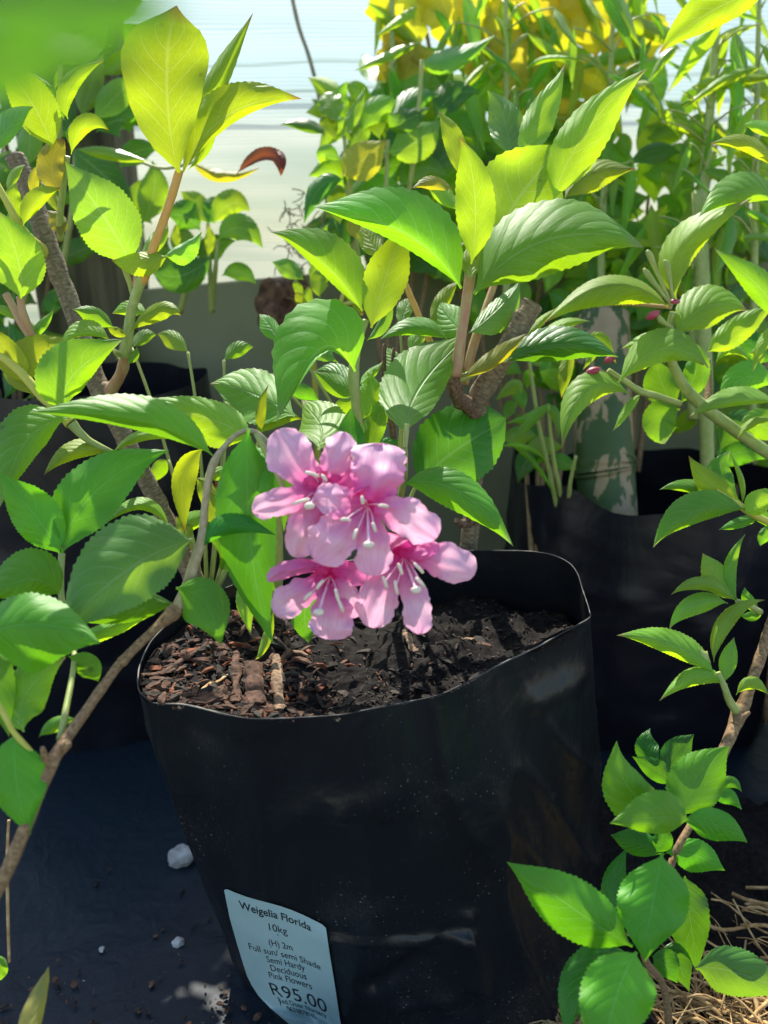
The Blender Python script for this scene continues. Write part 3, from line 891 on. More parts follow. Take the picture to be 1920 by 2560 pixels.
# stones, straw and dry roots on the ground
for (x, y, r, lab) in ((455, 2150, .0125, 'white stone on the black ground beside the front bag, the larger of two'), (445, 2355, .005, 'small pale stone on the ground cover left of the price label'),):
    c = PZ(x, y, .004)
    tag(blob('stone', (c.x, c.y, r * .7), r, 'stone', seg=30, amp=.16, flat=(1.1, .9, .75), rot=.4), lab, 'stone')
vs, fs = [], []
_k = 0
while _k < 260:
    a_, b_ = random.uniform(-260, 700), 2600 - abs(random.gauss(0, 150))
    if noise.noise(Vector((a_ * .006, b_ * .01, 7))) < random.uniform(-.3, .35): continue
    c = PZ(a_, b_, .004); l = random.choice((.0012, .002, .0035, .006)) * random.uniform(.6, 1.3)
    chip((c.x, c.y, .005), l, l * random.uniform(.25, .9), l * .3, random.uniform(0, 6.28), random.uniform(-.3, .3), 0)
    _k += 1
gg = mk('ground_litter', vs, fs, M['crumb'], smooth=False)
gg.data.materials.append(M['chip']); gg.data.materials.append(M['stone'])
for k_ in range(260):
    mi_ = random.choice((0, 0, 0, 1, 1, 1, 1, 2)) if k_ % 5 == 0 else random.choice((0, 0, 1))
    for q_ in range(14): gg.data.polygons[k_ * 14 + q_].material_index = mi_
tag(gg, 'fine grit and bark crumbs scattered over the black ground cover at the lower left', 'grit', kind='stuff')
vs, fs = [], []
for k in range(420):
    x, y = random.uniform(-220, 130), random.uniform(-20, 60)
    px, py = random.choice([(random.uniform(2010, 1300), random.uniform(2330, 2600)), (random.uniform(1740, 2050), random.uniform(2200, 2600)), (random.uniform(1330, 2000), random.uniform(2480, 2600))])
    if px < 1650 and py < 2480: py = random.uniform(2480, 2620)
    z0 = .012 + .045 * max(0, min(1, (px - 1500) / 400)) * random.random()
    if px > 1650 and py < 2250 + (1920 - px) * .35: continue
    c = PZ(px, py, z0)
    an = random.gauss(-.5, .8); l = random.uniform(.02, .09)
    d = Vector((math.cos(an), math.sin(an), random.uniform(-.15, .15)))
    b = len(vs); r = random.choice((.0004, .0006, .0009, .0016))
    side = d.cross(Vector((0, 0, 1))).normalized()
    cv = random.uniform(-.35, .35); NS = 7
    for i in range(NS + 1):
        t = i / NS - .5
        p = c + d * l * t + side * cv * l * (t * t) * 1.8 + Vector((0, 0, .006 * math.sin(t * 5 + k)))
        for q in range(5):
            a_ = 6.283 * q / 5
            vs.append(p + (side * math.cos(a_) + Vector((0, 0, 1)) * math.sin(a_)) * r)
    for i in range(NS):
        for q in range(5):
            fs.append((b + i * 5 + q, b + i * 5 + (q + 1) % 5, b + i * 5 + 5 + (q + 1) % 5, b + i * 5 + 5 + q))
tag(mk('dry_roots', vs, fs, M['root']), 'tangle of tan dry roots and straw on the ground at the lower right', 'roots', kind='stuff')
tag(sheet('root_litter', .17, .52, .40, .72, .016, 'soil', 60, 60, .03, 16.0), 'dark crumbly litter under the tangle of dry roots', 'litter', kind='stuff')

#PLANTS
def leaves(par, rows, hi=1, prof='weig', **kw):
    for r in rows:
        ex = dict(kw)
        if isinstance(r[-1], dict): ex.update(r[-1]); r = r[:-1]
        mat, bx, by, mx, my, tx, ty, wl, wr, za, zb, dB, dT = r
        wl, wr = wl * 1.1, wr * 1.1
        ex.setdefault('hi', hi); ex.setdefault('prof', prof)
        leaf(par, mat, (bx, by), (mx, my), (tx, ty), wl, wr, za, zb, dB, dT, **ex)

# ================================================================= main shrub in the front bag
mp_ = empty('weigela_shrub', PZ(1165, 1400, .285))
tag(mp_, 'leafy shrub in the front bag with thick sawn stems and bright yellow green leaves', 'shrub', 'leafy flowering shrubs')
# thick left stem with a sawn top
stem(mp_, 'bark', [(38, 392, .66, 23), (75, 480, .66, 24), (125, 625, .655, 24), (180, 770, .655, 22), (240, 950, .655, 25), (262, 985, .655, 29), (300, 1070, .655, 23), (365, 1200, .66, 22), (425, 1320, .665, 23), (505, 1490, .675, 25), (520, 1530, .68, 27)], capmat='cut', seg=16, bumpy=.10)
# right thick stem, cut at the top
stem(mp_, 'bark', [(1330, 762, .63, 29), (1300, 815, .63, 27), (1262, 880, .635, 26), (1215, 960, .645, 29), (1190, 1020, .66, 26), (1188, 1120, .68, 24), (1182, 1250, .70, 21), (1168, 1405, .72, 22)], capmat='cut', seg=16, bumpy=.12)
stem(mp_, 'barkd', [(1145, 905, .62, 16), (1135, 960, .625, 18), (1150, 1000, .64, 21), (1190, 1030, .66, 20)], bumpy=.2)
stem(mp_, 'barkd', [(1200, 1290, .70, 18), (1160, 1310, .70, 12), (1140, 1300, .69, 6)])
stem(mp_, 'pstem', [(1140, 940, .62, 15), (1155, 830, .61, 13), (1168, 740, .605, 13), (1175, 690, .60, 14), (1172, 640, .60, 10), (1190, 560, .60, 6)])
stem(mp_, 'pstem', [(1160, 960, .64, 12), (1185, 860, .64, 12), (1215, 770, .645, 10), (1240, 690, .65, 8), (1245, 610, .65, 7)])
stem(mp_, 'gstem', [(1140, 950, .625, 11), (1190, 930, .62, 10), (1240, 900, .615, 7)])
stem(mp_, 'gstem', [(905, 1180, .60, 12), (895, 1080, .60, 13), (890, 1000, .595, 13), (884, 935, .59, 14), (895, 860, .59, 9), (915, 800, .59, 8)])
stem(mp_, 'barkd', [(962, 860, .64, 5), (960, 930, .64, 7), (975, 1030, .65, 8), (985, 1120, .66, 8), (985, 1330, .69, 9)])
stem(mp_, 'barkd', [(985, 870, .645, 4), (978, 950, .645, 6), (975, 1030, .65, 7)])
stem(mp_, 'ostem', [(1005, 690, .66, 7), (1030, 750, .655, 8), (1060, 820, .65, 8), (1120, 960, .64, 9)])
stem(mp_, 'gstem', [(1012, 1120, .53, 6), (1015, 1085, .53, 7), (1018, 1060, .53, 6)])
stem(mp_, 'gstem', [(905, 1180, .60, 12), (940, 1250, .62, 12), (960, 1400, .66, 12)])
stem(mp_, 'gstem', [(1012, 1118, .53, 7), (1010, 1200, .56, 8), (985, 1300, .62, 9)])
leaves(mp_, [
    ('G', 1152, 722, 1005, 580, 783, 530, 28, 98, .5, .85, .575, .53),
    ('Y', 1178, 660, 1188, 500, 1158, 338, 46, 46, -.15, .25, .575, .565),
    ('Y', 1152, 445, 1128, 355, 1100, 275, 18, 32, .2, .3, .62, .63),
    ('B', 1272, 392, 1262, 310, 1222, 222, 38, 46, .35, .2, .66, .69),
    ('L', 1306, 412, 1345, 300, 1420, 165, 32, 38, .3, -.2, .63, .65),
    ('L', 1385, 500, 1455, 345, 1612, 163, 52, 55, .3, .2, .61, .60),
    ('L', 1222, 620, 1308, 480, 1418, 352, 102, 92, -.1, .3, .60, .63),
    ('Y', 1410, 500, 1480, 432, 1590, 427, 28, 42, .9, .4, .66, .68),
    ('G', 1185, 735, 1370, 600, 1614, 606, 92, 78, .85, .35, .57, .555, dict(lab='broad arching leaf, bluish on top and yellow green below')),
    ('Y', 1180, 700, 1190, 640, 1245, 560, 28, 22, .3, .2, .57, .59),
    ('B', 1172, 832, 1240, 775, 1304, 703, 20, 48, .5, .3, .61, .65),
    ('G', 1165, 838, 1125, 800, 1092, 752, 40, 38, .3, .3, .63, .66),
    ('D', 1262, 905, 1400, 862, 1547, 893, 44, 36, .7, .5, .60, .59),
    ('O', 1150, 945, 1245, 895, 1312, 828, 24, 14, .5, .2, .61, .60),
    ('G', 1015, 1085, 1052, 965, 1172, 843, 88, 52, .55, .2, .53, .635, dict(lab='large leaf with sunlit whitish upper side hanging beside the node', hi=2)),
    ('D', 1040, 1212, 1150, 1120, 1268, 1055, 98, 84, .2, .1, .64, .66, dict(lab='large dark glossy leaf in shade', prof='round')),
    ('G', 1008, 1212, 1145, 1228, 1285, 1366, 42, 44, .5, .25, .55, .53),
    ('G', 905, 778, 812, 662, 680, 572, 20, 72, .5, .85, .585, .565),
    ('L', 928, 820, 965, 690, 1020, 555, 48, 50, -.2, .3, .585, .60),
    ('B', 918, 850, 955, 800, 975, 735, 6, 22, .3, .7, .60, .61),
    ('G', 886, 930, 800, 875, 705, 1060, 12, 112, -.2, .55, .575, .535, dict(lab='arched leaf with drooping bluish tip')),
    ('B', 845, 905, 800, 850, 845, 785, 34, 24, .4, .3, .61, .63),
    ('L', 738, 1040, 635, 985, 526, 955, 66, 58, -.3, .9, .60, .64, dict(lab='pale sunlit leaf lying almost flat')),
    ('Y', 640, 1088, 690, 1048, 755, 1048, 28, 18, .4, .2, .61, .61),
    ('Y', 655, 1075, 652, 1030, 668, 960, 12, 12, .2, .2, .59, .59),
    ('L', 795, 1125, 800, 1062, 748, 1008, 56, 62, .35, .55, .56, .63, dict(lab='pale crinkled sunlit leaf just above the flowers', hi=2)),
    ('D', 908, 1158, 880, 1090, 878, 1020, 32, 28, .2, .2, .57, .58),
    ('G', 892, 985, 840, 965, 785, 925, 22, 26, .3, .6, .61, .62),
    ('B', 890, 975, 845, 935, 790, 925, 5, 24, .3, .8, .61, .64),
    ('L', 905, 1050, 925, 985, 918, 930, 26, 28, .2, .2, .605, .62),
    ('G', 925, 1140, 940, 1060, 975, 985, 28, 24, .3, .2, .60, .61),
    ('L', 900, 960, 925, 935, 960, 905, 10, 12, .3, .2, .61, .63),
    ('G', 1120, 850, 1040, 818, 950, 850, 18, 24, .3, .8, .63, .62),
    ('Y', 1075, 812, 1108, 752, 1145, 700, 20, 16, .3, .2, .65, .67),
    ('Y', 955, 645, 925, 600, 908, 552, 26, 22, .2, .2, .66, .68),
    ('Y', 1010, 700, 1000, 650, 1030, 600, 22, 22, .2, .2, .66, .68),
    ('O', 1140, 505, 1085, 462, 1032, 472, 14, 20, .4, .6, .63, .62),
    ('L', 1150, 525, 1105, 490, 1065, 455, 16, 22, .4, .6, .62, .63),
    ('L', 1350, 860, 1400, 815, 1478, 802, 14, 12, .8, .3, .66, .68),
    ('Y', 1310, 845, 1350, 805, 1395, 768, 9, 10, .5, .3, .65, .67),
    ('D', 905, 1160, 950, 1130, 1000, 1105, 40, 34, .3, .2, .63, .65),
    ('Y', 1165, 960, 1150, 930, 1130, 905, 10, 12, .3, .2, .63, .64),
    ('G', 960, 1210, 930, 1150, 940, 1075, 26, 26, .2, .2, .62, .64),
    ('Y', 1245, 620, 1262, 570, 1240, 500, 16, 22, .2, .2, .65, .66),
])
# upper left side shoot carrying the big yellow leaf
stem(mp_, 'ostem', [(449, 425, .58, 11), (420, 520, .585, 11), (378, 635, .59, 12), (362, 690, .595, 13), (348, 710, .60, 14)])
stem(mp_, 'gstem', [(358, 690, .595, 12), (330, 770, .605, 13), (318, 860, .615, 13), (312, 890, .62, 13)])
stem(mp_, 'pstem', [(313, 885, .62, 13), (306, 925, .63, 14), (288, 960, .645, 15), (262, 990, .652, 15)])
stem(mp_, 'pstem', [(352, 665, .60, 12), (345, 720, .605, 15)])
stem(mp_, 'gstem', [(310, 668, .60, 7), (325, 710, .605, 7), (335, 745, .608, 8)])
leaves(mp_, [
    ('Y', 448, 432, 418, 240, 432, 12, 104, 92, .15, -.15, .575, .56, dict(prof='obov', lab='largest bright yellow green leaf, lit from behind', hi=2)),
    ('Y', 456, 432, 528, 240, 636, 33, 30, 26, .2, -.1, .58, .60),
    ('Y', 470, 425, 520, 330, 505, 195, 14, 18, .2, .2, .60, .61),
    ('Y', 460, 430, 575, 285, 755, 249, 66, 22, .1, .3, .575, .59, dict(hi=2)),
    ('G', 478, 405, 508, 310, 533, 205, 16, 18, .3, .2, .60, .61),
    ('B', 328, 662, 262, 545, 160, 405, 68, 74, .15, .35, .59, .555, dict(lab='large bluish green leaf with curled tip', hi=2)),
    ('L', 345, 650, 395, 600, 417, 555, 20, 18, .4, .6, .62, .64),
    ('O', 150, 478, 130, 410, 162, 348, 36, 30, .2, .2, .60, .61, dict(prof='round')),
    ('Y', 420, 640, 350, 652, 278, 650, 36, 20, .2, .5, .585, .58),
    ('B', 412, 638, 455, 618, 507, 582, 8, 40, .3, .75, .585, .60),
    ('Y', 323, 830, 402, 772, 455, 790, 16, 26, .5, .3, .60, .595),
    ('L', 368, 785, 325, 772, 281, 786, 16, 20, .3, .9, .62, .63),
    ('G', 285, 820, 235, 785, 183, 772, 26, 16, .3, .5, .60, .59),
    ('Y', 318, 840, 290, 830, 268, 815, 10, 12, .4, .3, .60, .60),
    ('L', 275, 850, 210, 832, 150, 862, 8, 30, .3, .8, .59, .58),
    ('G', 318, 910, 335, 888, 342, 868, 8, 12, .3, .3, .61, .61),
    ('Y', 300, 900, 292, 885, 275, 868, 6, 8, .3, .3, .61, .62),
    ('G', 172, 1020, 182, 940, 312, 850, 82, 36, .15, .35, .565, .56, dict(hi=2)),
    ('Y', 88, 990, 80, 905, 228, 862, 58, 22, .2, .3, .58, .60),
    ('Y', 70, 960, 25, 890, -30, 810, 34, 30, .2, .3, .58, .57),
    ('G', 70, 852, 103, 815, 137, 775, 12, 13, .3, .2, .60, .61),
])
stem(mp_, 'ystem', [(-30, 870, .575, 9), (40, 920, .575, 11), (100, 985, .575, 12), (150, 1030, .575, 14), (178, 1058, .575, 17)])
stem(mp_, 'gstem', [(178, 1058, .575, 14), (220, 1100, .58, 9), (280, 1132, .59, 8), (330, 1160, .63, 8), (360, 1195, .66, 10)])
# left cluster around the sawn stem
stem(mp_, 'ystem', [(-10, 455, .60, 8), (25, 520, .60, 9), (52, 570, .61, 11), (75, 600, .63, 14), (110, 632, .65, 17)])
stem(mp_, 'pstem', [(15, 735, .60, 9), (48, 795, .60, 11), (82, 850, .60, 12), (115, 930, .60, 12), (160, 1030, .58, 13)])
stem(mp_, 'pstem', [(48, 740, .585, 8), (60, 790, .59, 10), (80, 845, .60, 12)])
stem(mp_, 'gstem', [(168, 390, .61, 8), (158, 470, .62, 8), (150, 540, .63, 9), (152, 600, .645, 9)])
leaves(mp_, [
    ('Y', 132, 372, 82, 262, -8, 140, 46, 52, .2, -.15, .60, .59, dict(hi=2)),
    ('Y', 170, 298, 175, 212, 264, 150, 24, 22, .3, .2, .61, .60),
    ('Y', 178, 386, 212, 312, 274, 325, 26, 20, .2, .4, .61, .60),
    ('G', 170, 358, 184, 325, 210, 300, 13, 12, .4, .3, .62, .63),
    ('B', -30, 395, 22, 318, 80, 262, 36, 24, .6, .3, .56, .58),
    ('G', 138, 225, 140, 198, 143, 172, 5, 5, .2, .2, .61, .61),
    ('G', 160, 300, 130, 240, 60, 170, 12, 16, .2, .3, .62, .62),
    ('Y', 58, 565, 92, 502, 152, 472, 28, 18, .2, .5, .60, .60),
    ('Y', 55, 560, 32, 500, 42, 455, 20, 20, .3, .2, .61, .61),
    ('O', 92, 495, 84, 450, 98, 408, 13, 13, .2, .2, .62, .62),
    ('Y', 152, 535, 125, 490, 100, 452, 12, 14, .3, .2, .63, .64),
    ('O', 152, 590, 145, 555, 118, 525, 22, 20, .3, .3, .63, .64),
    ('L', 20, 485, 35, 440, 62, 410, 12, 12, .5, .3, .62, .63),
    ('L', 50, 748, 45, 650, -8, 525, 60, 60, .15, .3, .58, .57, dict(lab='broad leaf at the left edge, yellow above and green below', hi=2)),
    ('L', 55, 808, 12, 775, -30, 775, 12, 10, .3, .6, .60, .60),
    ('G', -40, 690, 10, 620, 30, 520, 40, 30, .3, .3, .62, .62),
])
# lower left leaves of the main shrub
leaves(mp_, [
    ('G', 168, 1046, 62, 1110, 5, 1270, 38, 72, .35, .45, .57, .53, dict(hi=2)),
    ('Y', 280, 1133, 188, 1126, 108, 1190, 20, 24, .25, .8, .585, .56),
    ('L', 280, 1132, 368, 1085, 455, 1106, 12, 14, .8, .3, .585, .57),
    ('L', 425, 1320, 350, 1262, 254, 1320, 12, 18, .3, .9, .62, .60),
    ('L', 440, 1330, 480, 1300, 560, 1285, 20, 22, .8, .3, .64, .63),
    ('Y', 478, 1345, 462, 1320, 440, 1290, 18, 16, .3, .3, .63, .64),
    ('Y', 508, 1122, 458, 1198, 468, 1333, 30, 26, .25, -.2, .59, .58),
    ('Y', 488, 1195, 522, 1240, 535, 1345, 20, 22, .3, .2, .60, .59),
    ('L', 510, 1200, 545, 1182, 590, 1200, 16, 18, .8, .3, .62, .64),
    ('R', 535, 1200, 550, 1240, 545, 1290, 8, 8, .3, .3, .61, .60),
    ('L', 450, 1160, 440, 1200, 440, 1230, 12, 10, .3, .3, .62, .62),
    ('G', 560, 1180, 590, 1270, 600, 1400, 50, 30, .3, .2, .64, .63),
    ('L', 662, 1440, 616, 1490, 632, 1588, 26, 24, .3, .4, .60, .59, dict(lab='small hanging leaf with a yellow margin')),
    ('L', 684, 1525, 664, 1600, 641, 1652, 13, 10, .3, .3, .58, .57),
    ('D', 765, 1470, 762, 1540, 768, 1608, 44, 34, .3, .2, .56, .57),
])
stem(mp_, 'gstem', [(680, 1180, .59, 18), (690, 1350, .61, 17), (690, 1480, .64, 16), (688, 1560, .66, 14)])

random.seed(41)
for (x, y, an, l, d, mt) in ((470, 880, -2.6, 90, .66, 'L'), (560, 900, -.4, 80, .67, 'G'), (700, 860, -2.2, 90, .66, 'G'), (760, 900, -.9, 85, .66, 'L'), (1000, 950, -2.0, 90, .67, 'G'),
                             (1020, 880, -.8, 80, .67, 'L'), (900, 1000, 2.6, 90, .66, 'G'), (640, 1180, 2.0, 100, .66, 'G'), (560, 1010, 2.4, 90, .67, 'L'), (480, 1010, .9, 80, .67, 'Y'),
                             (420, 1150, 2.2, 80, .66, 'G'), (590, 1330, 1.9, 90, .67, 'D'), (1060, 1130, .6, 80, .69, 'D'), (1000, 820, -1.2, 80, .68, 'G'), (720, 980, .3, 80, .67, 'D'), (330, 870, -.5, 70, .66, 'G')):
    ex, ey = x + math.cos(an) * l, y + math.sin(an) * l
    leaf(mp_, mt, (x, y), ((x + ex) / 2, (y + ey) / 2 - 10), (ex, ey), l * .28, l * .22, .4, .3, d, d + .02)
    sx, sy = (985, 1330) if x > 700 else (520, 1530)
    stem(mp_, 'gstem', [(x, y, d, 3.5), ((x * 2 + sx) / 3 + 12, (y * 2 + sy) / 3, d, 4), (sx, sy, .69, 6)], name='twig', seg=6)
# ================================================================= flowering branch from the lower left
fb = empty('weigela_branch', P(-40, 2290, .40))
tag(fb, 'brown branch from the lower left edge carrying broad leaves and the pink flowers', 'flowering branch', 'leafy flowering shrubs')
stem(fb, 'twig', [(-60, 2310, .395, 19.7), (10, 2190, .40, 18.0), (60, 2080, .405, 16.4), (95, 1985, .41, 16.4), (125, 1915, .415, 19.7), (150, 1870, .42, 14.8), (220, 1770, .435, 12.3), (290, 1672, .45, 11.5), (305, 1655, .452, 13.9), (330, 1628, .455, 10.7), (390, 1570, .465, 11.5), (430, 1535, .47, 19.7), (450, 1515, .475, 18.0)], seg=14, bumpy=.09)
stem(fb, 'fstem', [(440, 1528, .472, 16), (468, 1462, .475, 13), (488, 1400, .478, 14), (505, 1350, .48, 13), (512, 1270, .482, 9), (524, 1190, .484, 10), (536, 1155, .485, 11), (560, 1118, .488, 7), (590, 1088, .49, 6.5), (620, 1076, .49, 6), (648, 1086, .49, 6), (680, 1120, .485, 6), (725, 1180, .475, 6), (770, 1230, .465, 6)], seg=14)
stem(fb, 'gstem', [(640, 1084, .48, 7), (700, 1200, .478, 8), (730, 1300, .475, 7), (790, 1370, .47, 7)])
stem(fb, 'gstem', [(770, 1230, .465, 7), (830, 1300, .468, 7), (880, 1350, .468, 7)])
stem(fb, 'twig', [(150, 1880, .42, 12), (165, 1862, .418, 14), (170, 1855, .417, 8)])
stem(fb, 'twig', [(125, 1915, .415, 14), (112, 1890, .41, 10), (106, 1870, .405, 6)])
leaves(fb, [
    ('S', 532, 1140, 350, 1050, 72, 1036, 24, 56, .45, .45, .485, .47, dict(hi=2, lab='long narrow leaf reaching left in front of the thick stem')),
    ('L', 628, 1095, 520, 1045, 315, 1000, 62, 44, .2, .35, .51, .52, dict(hi=2, lab='leaf half in yellow light, half in shade, above the flower stalk')),
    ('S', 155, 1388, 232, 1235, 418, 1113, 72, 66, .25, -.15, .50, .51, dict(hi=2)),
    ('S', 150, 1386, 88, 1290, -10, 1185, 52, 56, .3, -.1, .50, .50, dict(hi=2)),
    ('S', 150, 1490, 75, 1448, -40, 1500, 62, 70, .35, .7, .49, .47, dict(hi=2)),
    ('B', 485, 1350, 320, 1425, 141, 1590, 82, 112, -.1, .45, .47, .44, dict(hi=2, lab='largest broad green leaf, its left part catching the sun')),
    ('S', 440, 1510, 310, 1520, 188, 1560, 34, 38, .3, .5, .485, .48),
    ('L', 185, 1603, 265, 1572, 399, 1524, 14, 24, .5, .3, .49, .50),
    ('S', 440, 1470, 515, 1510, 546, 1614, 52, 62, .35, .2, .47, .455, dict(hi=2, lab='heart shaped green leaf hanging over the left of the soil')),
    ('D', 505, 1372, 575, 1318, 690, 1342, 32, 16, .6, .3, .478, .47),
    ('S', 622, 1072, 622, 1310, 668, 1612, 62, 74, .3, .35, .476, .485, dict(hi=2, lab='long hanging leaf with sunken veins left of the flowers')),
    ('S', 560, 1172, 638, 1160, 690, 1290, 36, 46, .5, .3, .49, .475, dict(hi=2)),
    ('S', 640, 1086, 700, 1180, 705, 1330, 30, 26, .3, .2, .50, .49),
    ('D', 515, 1350, 600, 1360, 690, 1480, 44, 70, .4, .3, .50, .50),
    ('L', 520, 1520, 540, 1495, 562, 1478, 7, 6, .3, .3, .49, .49),
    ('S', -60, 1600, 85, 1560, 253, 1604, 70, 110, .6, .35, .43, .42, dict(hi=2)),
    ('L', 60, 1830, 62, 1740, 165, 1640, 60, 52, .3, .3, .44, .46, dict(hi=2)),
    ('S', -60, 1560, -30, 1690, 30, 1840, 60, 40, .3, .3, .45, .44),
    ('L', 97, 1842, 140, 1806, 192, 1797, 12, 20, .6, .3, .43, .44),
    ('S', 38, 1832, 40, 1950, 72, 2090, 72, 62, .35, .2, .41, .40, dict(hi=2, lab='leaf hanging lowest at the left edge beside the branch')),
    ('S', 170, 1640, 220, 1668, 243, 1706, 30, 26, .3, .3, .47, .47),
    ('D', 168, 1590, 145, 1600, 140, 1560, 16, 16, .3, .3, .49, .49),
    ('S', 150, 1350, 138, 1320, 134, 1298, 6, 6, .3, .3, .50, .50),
])
stem(fb, 'gstem', [(155, 1385, .50, 9), (152, 1440, .495, 8), (155, 1500, .49, 8), (178, 1600, .485, 7), (185, 1660, .47, 7), (150, 1850, .425, 9)])
stem(fb, 'ystem', [(-20, 1740, .42, 8), (10, 1785, .415, 8), (35, 1832, .41, 7), (95, 1900, .413, 8)])

# ---- the flowers : corolla tube, petals, stamens, stigma
def flower(thr, back, petals, stamens, pistil, lab):
    tx, ty, td = thr
    bx, by, bd = back
    f = empty('flower', P(tx, ty, td))
    f.parent = fb
    f.location = P(tx, ty, td) - ORG[fb.name]
    ORG[f.name] = P(tx, ty, td)
    f['label'] = lab
    # corolla tube, open towards the viewer
    vs, fs, uv = [], [], []
    a, b = P(tx, ty, td), P(bx, by, bd)
    ax = (b - a); ln = ax.length; ax.normalize()
    u = ax.cross(Vector((0, 0, 1))).normalized(); v = ax.cross(u)
    NT, NS = 12, 20
    for i in range(NT + 1):
        t = i / NT
        r = (.0078 * (1 - t) ** 1.3 + .0016 + .0016 * math.sin(t * 3.1)) 
        for k in range(NS):
            an = 6.2832 * k / NS
            vs.append(a + ax * ln * t + (u * math.cos(an) + v * math.sin(an)) * r * (1 + .08 * math.cos(5 * an)))
            uv.append((.35 * (1 - t) * 0 + .02, k / NS))
    for i in range(NT):
        for k in range(NS):
            p, q = i * NS + k, i * NS + (k + 1) % NS
            fs.append((p, q, q + NS, p + NS))
    mk('corolla_tube', vs, fs, M['petald'], f, uv)
    for p in petals:
        mat, px, py, mx, my, ex, ey, wl, wr, za, zb, dd = p
        leaf(f, mat, (px, py), (mx, my), (ex, ey), wl, wr, za, zb, td + .001, td + dd, dM=td + dd * .35 - .004, prof='petal', name='petal', wav=.10)
    for (sx, sy, ang, l) in stamens:
        dx, dy = math.cos(ang) * l, math.sin(ang) * l
        e = P(sx, sy, td - .012)
        vs_ = [(P(tx, ty, td + .008), .00036), (P((tx + sx) / 2 + 3, (ty + sy) / 2 - 4, td - .004), .00036), (e, .00036)]
        s = tube3('stamen', vs_, 'filament', f, seg=6, sub=5, cap=False)
        vsn = [(P(sx - dx, sy - dy, td - .013), .0007), (P(sx - dx * .4, sy - dy * .4 - 1.5, td - .0135), .00095), (P(sx + dx * .4, sy + dy * .4 - 1.5, td - .0135), .00095), (P(sx + dx, sy + dy, td - .012), .0008)]
        # filament and anther are joined as one stamen
        o2 = tube3('anther', vsn, 'anther', f, seg=8, sub=4)
    sx, sy = pistil
    tube3('style', [(P(tx, ty, td + .008), .0006), (P((tx + sx) / 2, (ty + sy) / 2 - 3, td - .006), .0006), (P(sx, sy, td - .016), .0007)], 'filament', f, seg=6, cap=False)
    blob('stigma', P(sx, sy, td - .017), .0023, 'anther', f, seg=14, amp=.08, flat=(1.25, .9, .85))
Pn, Pd = 'petal', 'petald'
flower((800, 1222, .452), (742, 1172, .475), [
    (Pn, 800, 1215, 752, 1165, 690, 1076, 60, 48, -.1, .25, .004),
    (Pn, 806, 1212, 838, 1150, 862, 1080, 38, 42, .2, .15, .006),
    (Pn, 796, 1226, 720, 1250, 630, 1278, 34, 34, .2, .1, .002),
    (Pn, 800, 1232, 765, 1300, 742, 1395, 46, 42, .1, .3, .006),
    (Pd, 812, 1216, 850, 1200, 892, 1176, 36, 40, .1, .2, .008),
], [(780, 1186, .3, 17), (752, 1255, -.3, 22), (810, 1195, .9, 9)], (774, 1265), 'pink flower at the upper left of the cluster')
flower((918, 1262, .438), (850, 1235, .468), [
    (Pn, 924, 1250, 945, 1185, 958, 1108, 76, 70, .2, .1, .012),
    (Pn, 908, 1262, 855, 1258, 784, 1238, 34, 44, -.1, .2, .004),
    (Pn, 905, 1278, 848, 1335, 790, 1404, 58, 60, .1, -.1, -.004),
    (Pn, 922, 1290, 930, 1360, 936, 1440, 50, 46, -.1, .15, -.002),
    (Pn, 935, 1268, 1010, 1290, 1092, 1345, 50, 50, .1, .2, .004),
], [(906, 1250, 1.4, 9), (958, 1266, .1, 11), (863, 1300, .05, 11), (888, 1336, -1.2, 12), (935, 1318, 1.2, 11)], (922, 1362), 'largest pink flower in the centre of the cluster')
flower((826, 1440, .455), (810, 1380, .475), [
    (Pd, 820, 1432, 752, 1418, 668, 1452, 18, 24, .5, .5, .004),
    (Pn, 812, 1446, 750, 1490, 684, 1532, 36, 46, .1, .3, .004),
    (Pn, 822, 1462, 828, 1530, 826, 1600, 56, 54, .1, .1, -.004),
    (Pd, 836, 1436, 872, 1428, 905, 1462, 26, 24, -.3, .3, -.004),
    (Pn, 836, 1450, 868, 1490, 888, 1545, 36, 34, .2, .3, .006),
], [(770, 1490, -.8, 13), (800, 1462, -.9, 13), (842, 1488, 1.3, 15), (852, 1515, 1.2, 15)], (797, 1530), 'pink flower hanging at the lower left of the cluster')
flower((1008, 1392, .452), (930, 1330, .475), [
    (Pn, 998, 1400, 955, 1470, 932, 1570, 50, 48, .1, .25, .002),
    (Pn, 1010, 1410, 1035, 1490, 1050, 1586, 38, 36, .1, .1, -.003),
    (Pn, 1022, 1392, 1100, 1400, 1186, 1438, 46, 46, .25, .1, .006),
    (Pd, 1000, 1380, 1050, 1388, 1098, 1360, 26, 18, .5, .2, -.002),
    (Pd, 994, 1390, 950, 1420, 900, 1425, 24, 26, .2, .3, .004),
], [(962, 1455, 1.2, 15), (990, 1468, 1.4, 17), (1000, 1422, 1.2, 14), (1046, 1420, .8, 16), (1050, 1456, .8, 16)], (1040, 1475), 'pink flower at the lower right of the cluster with a long pale petal')

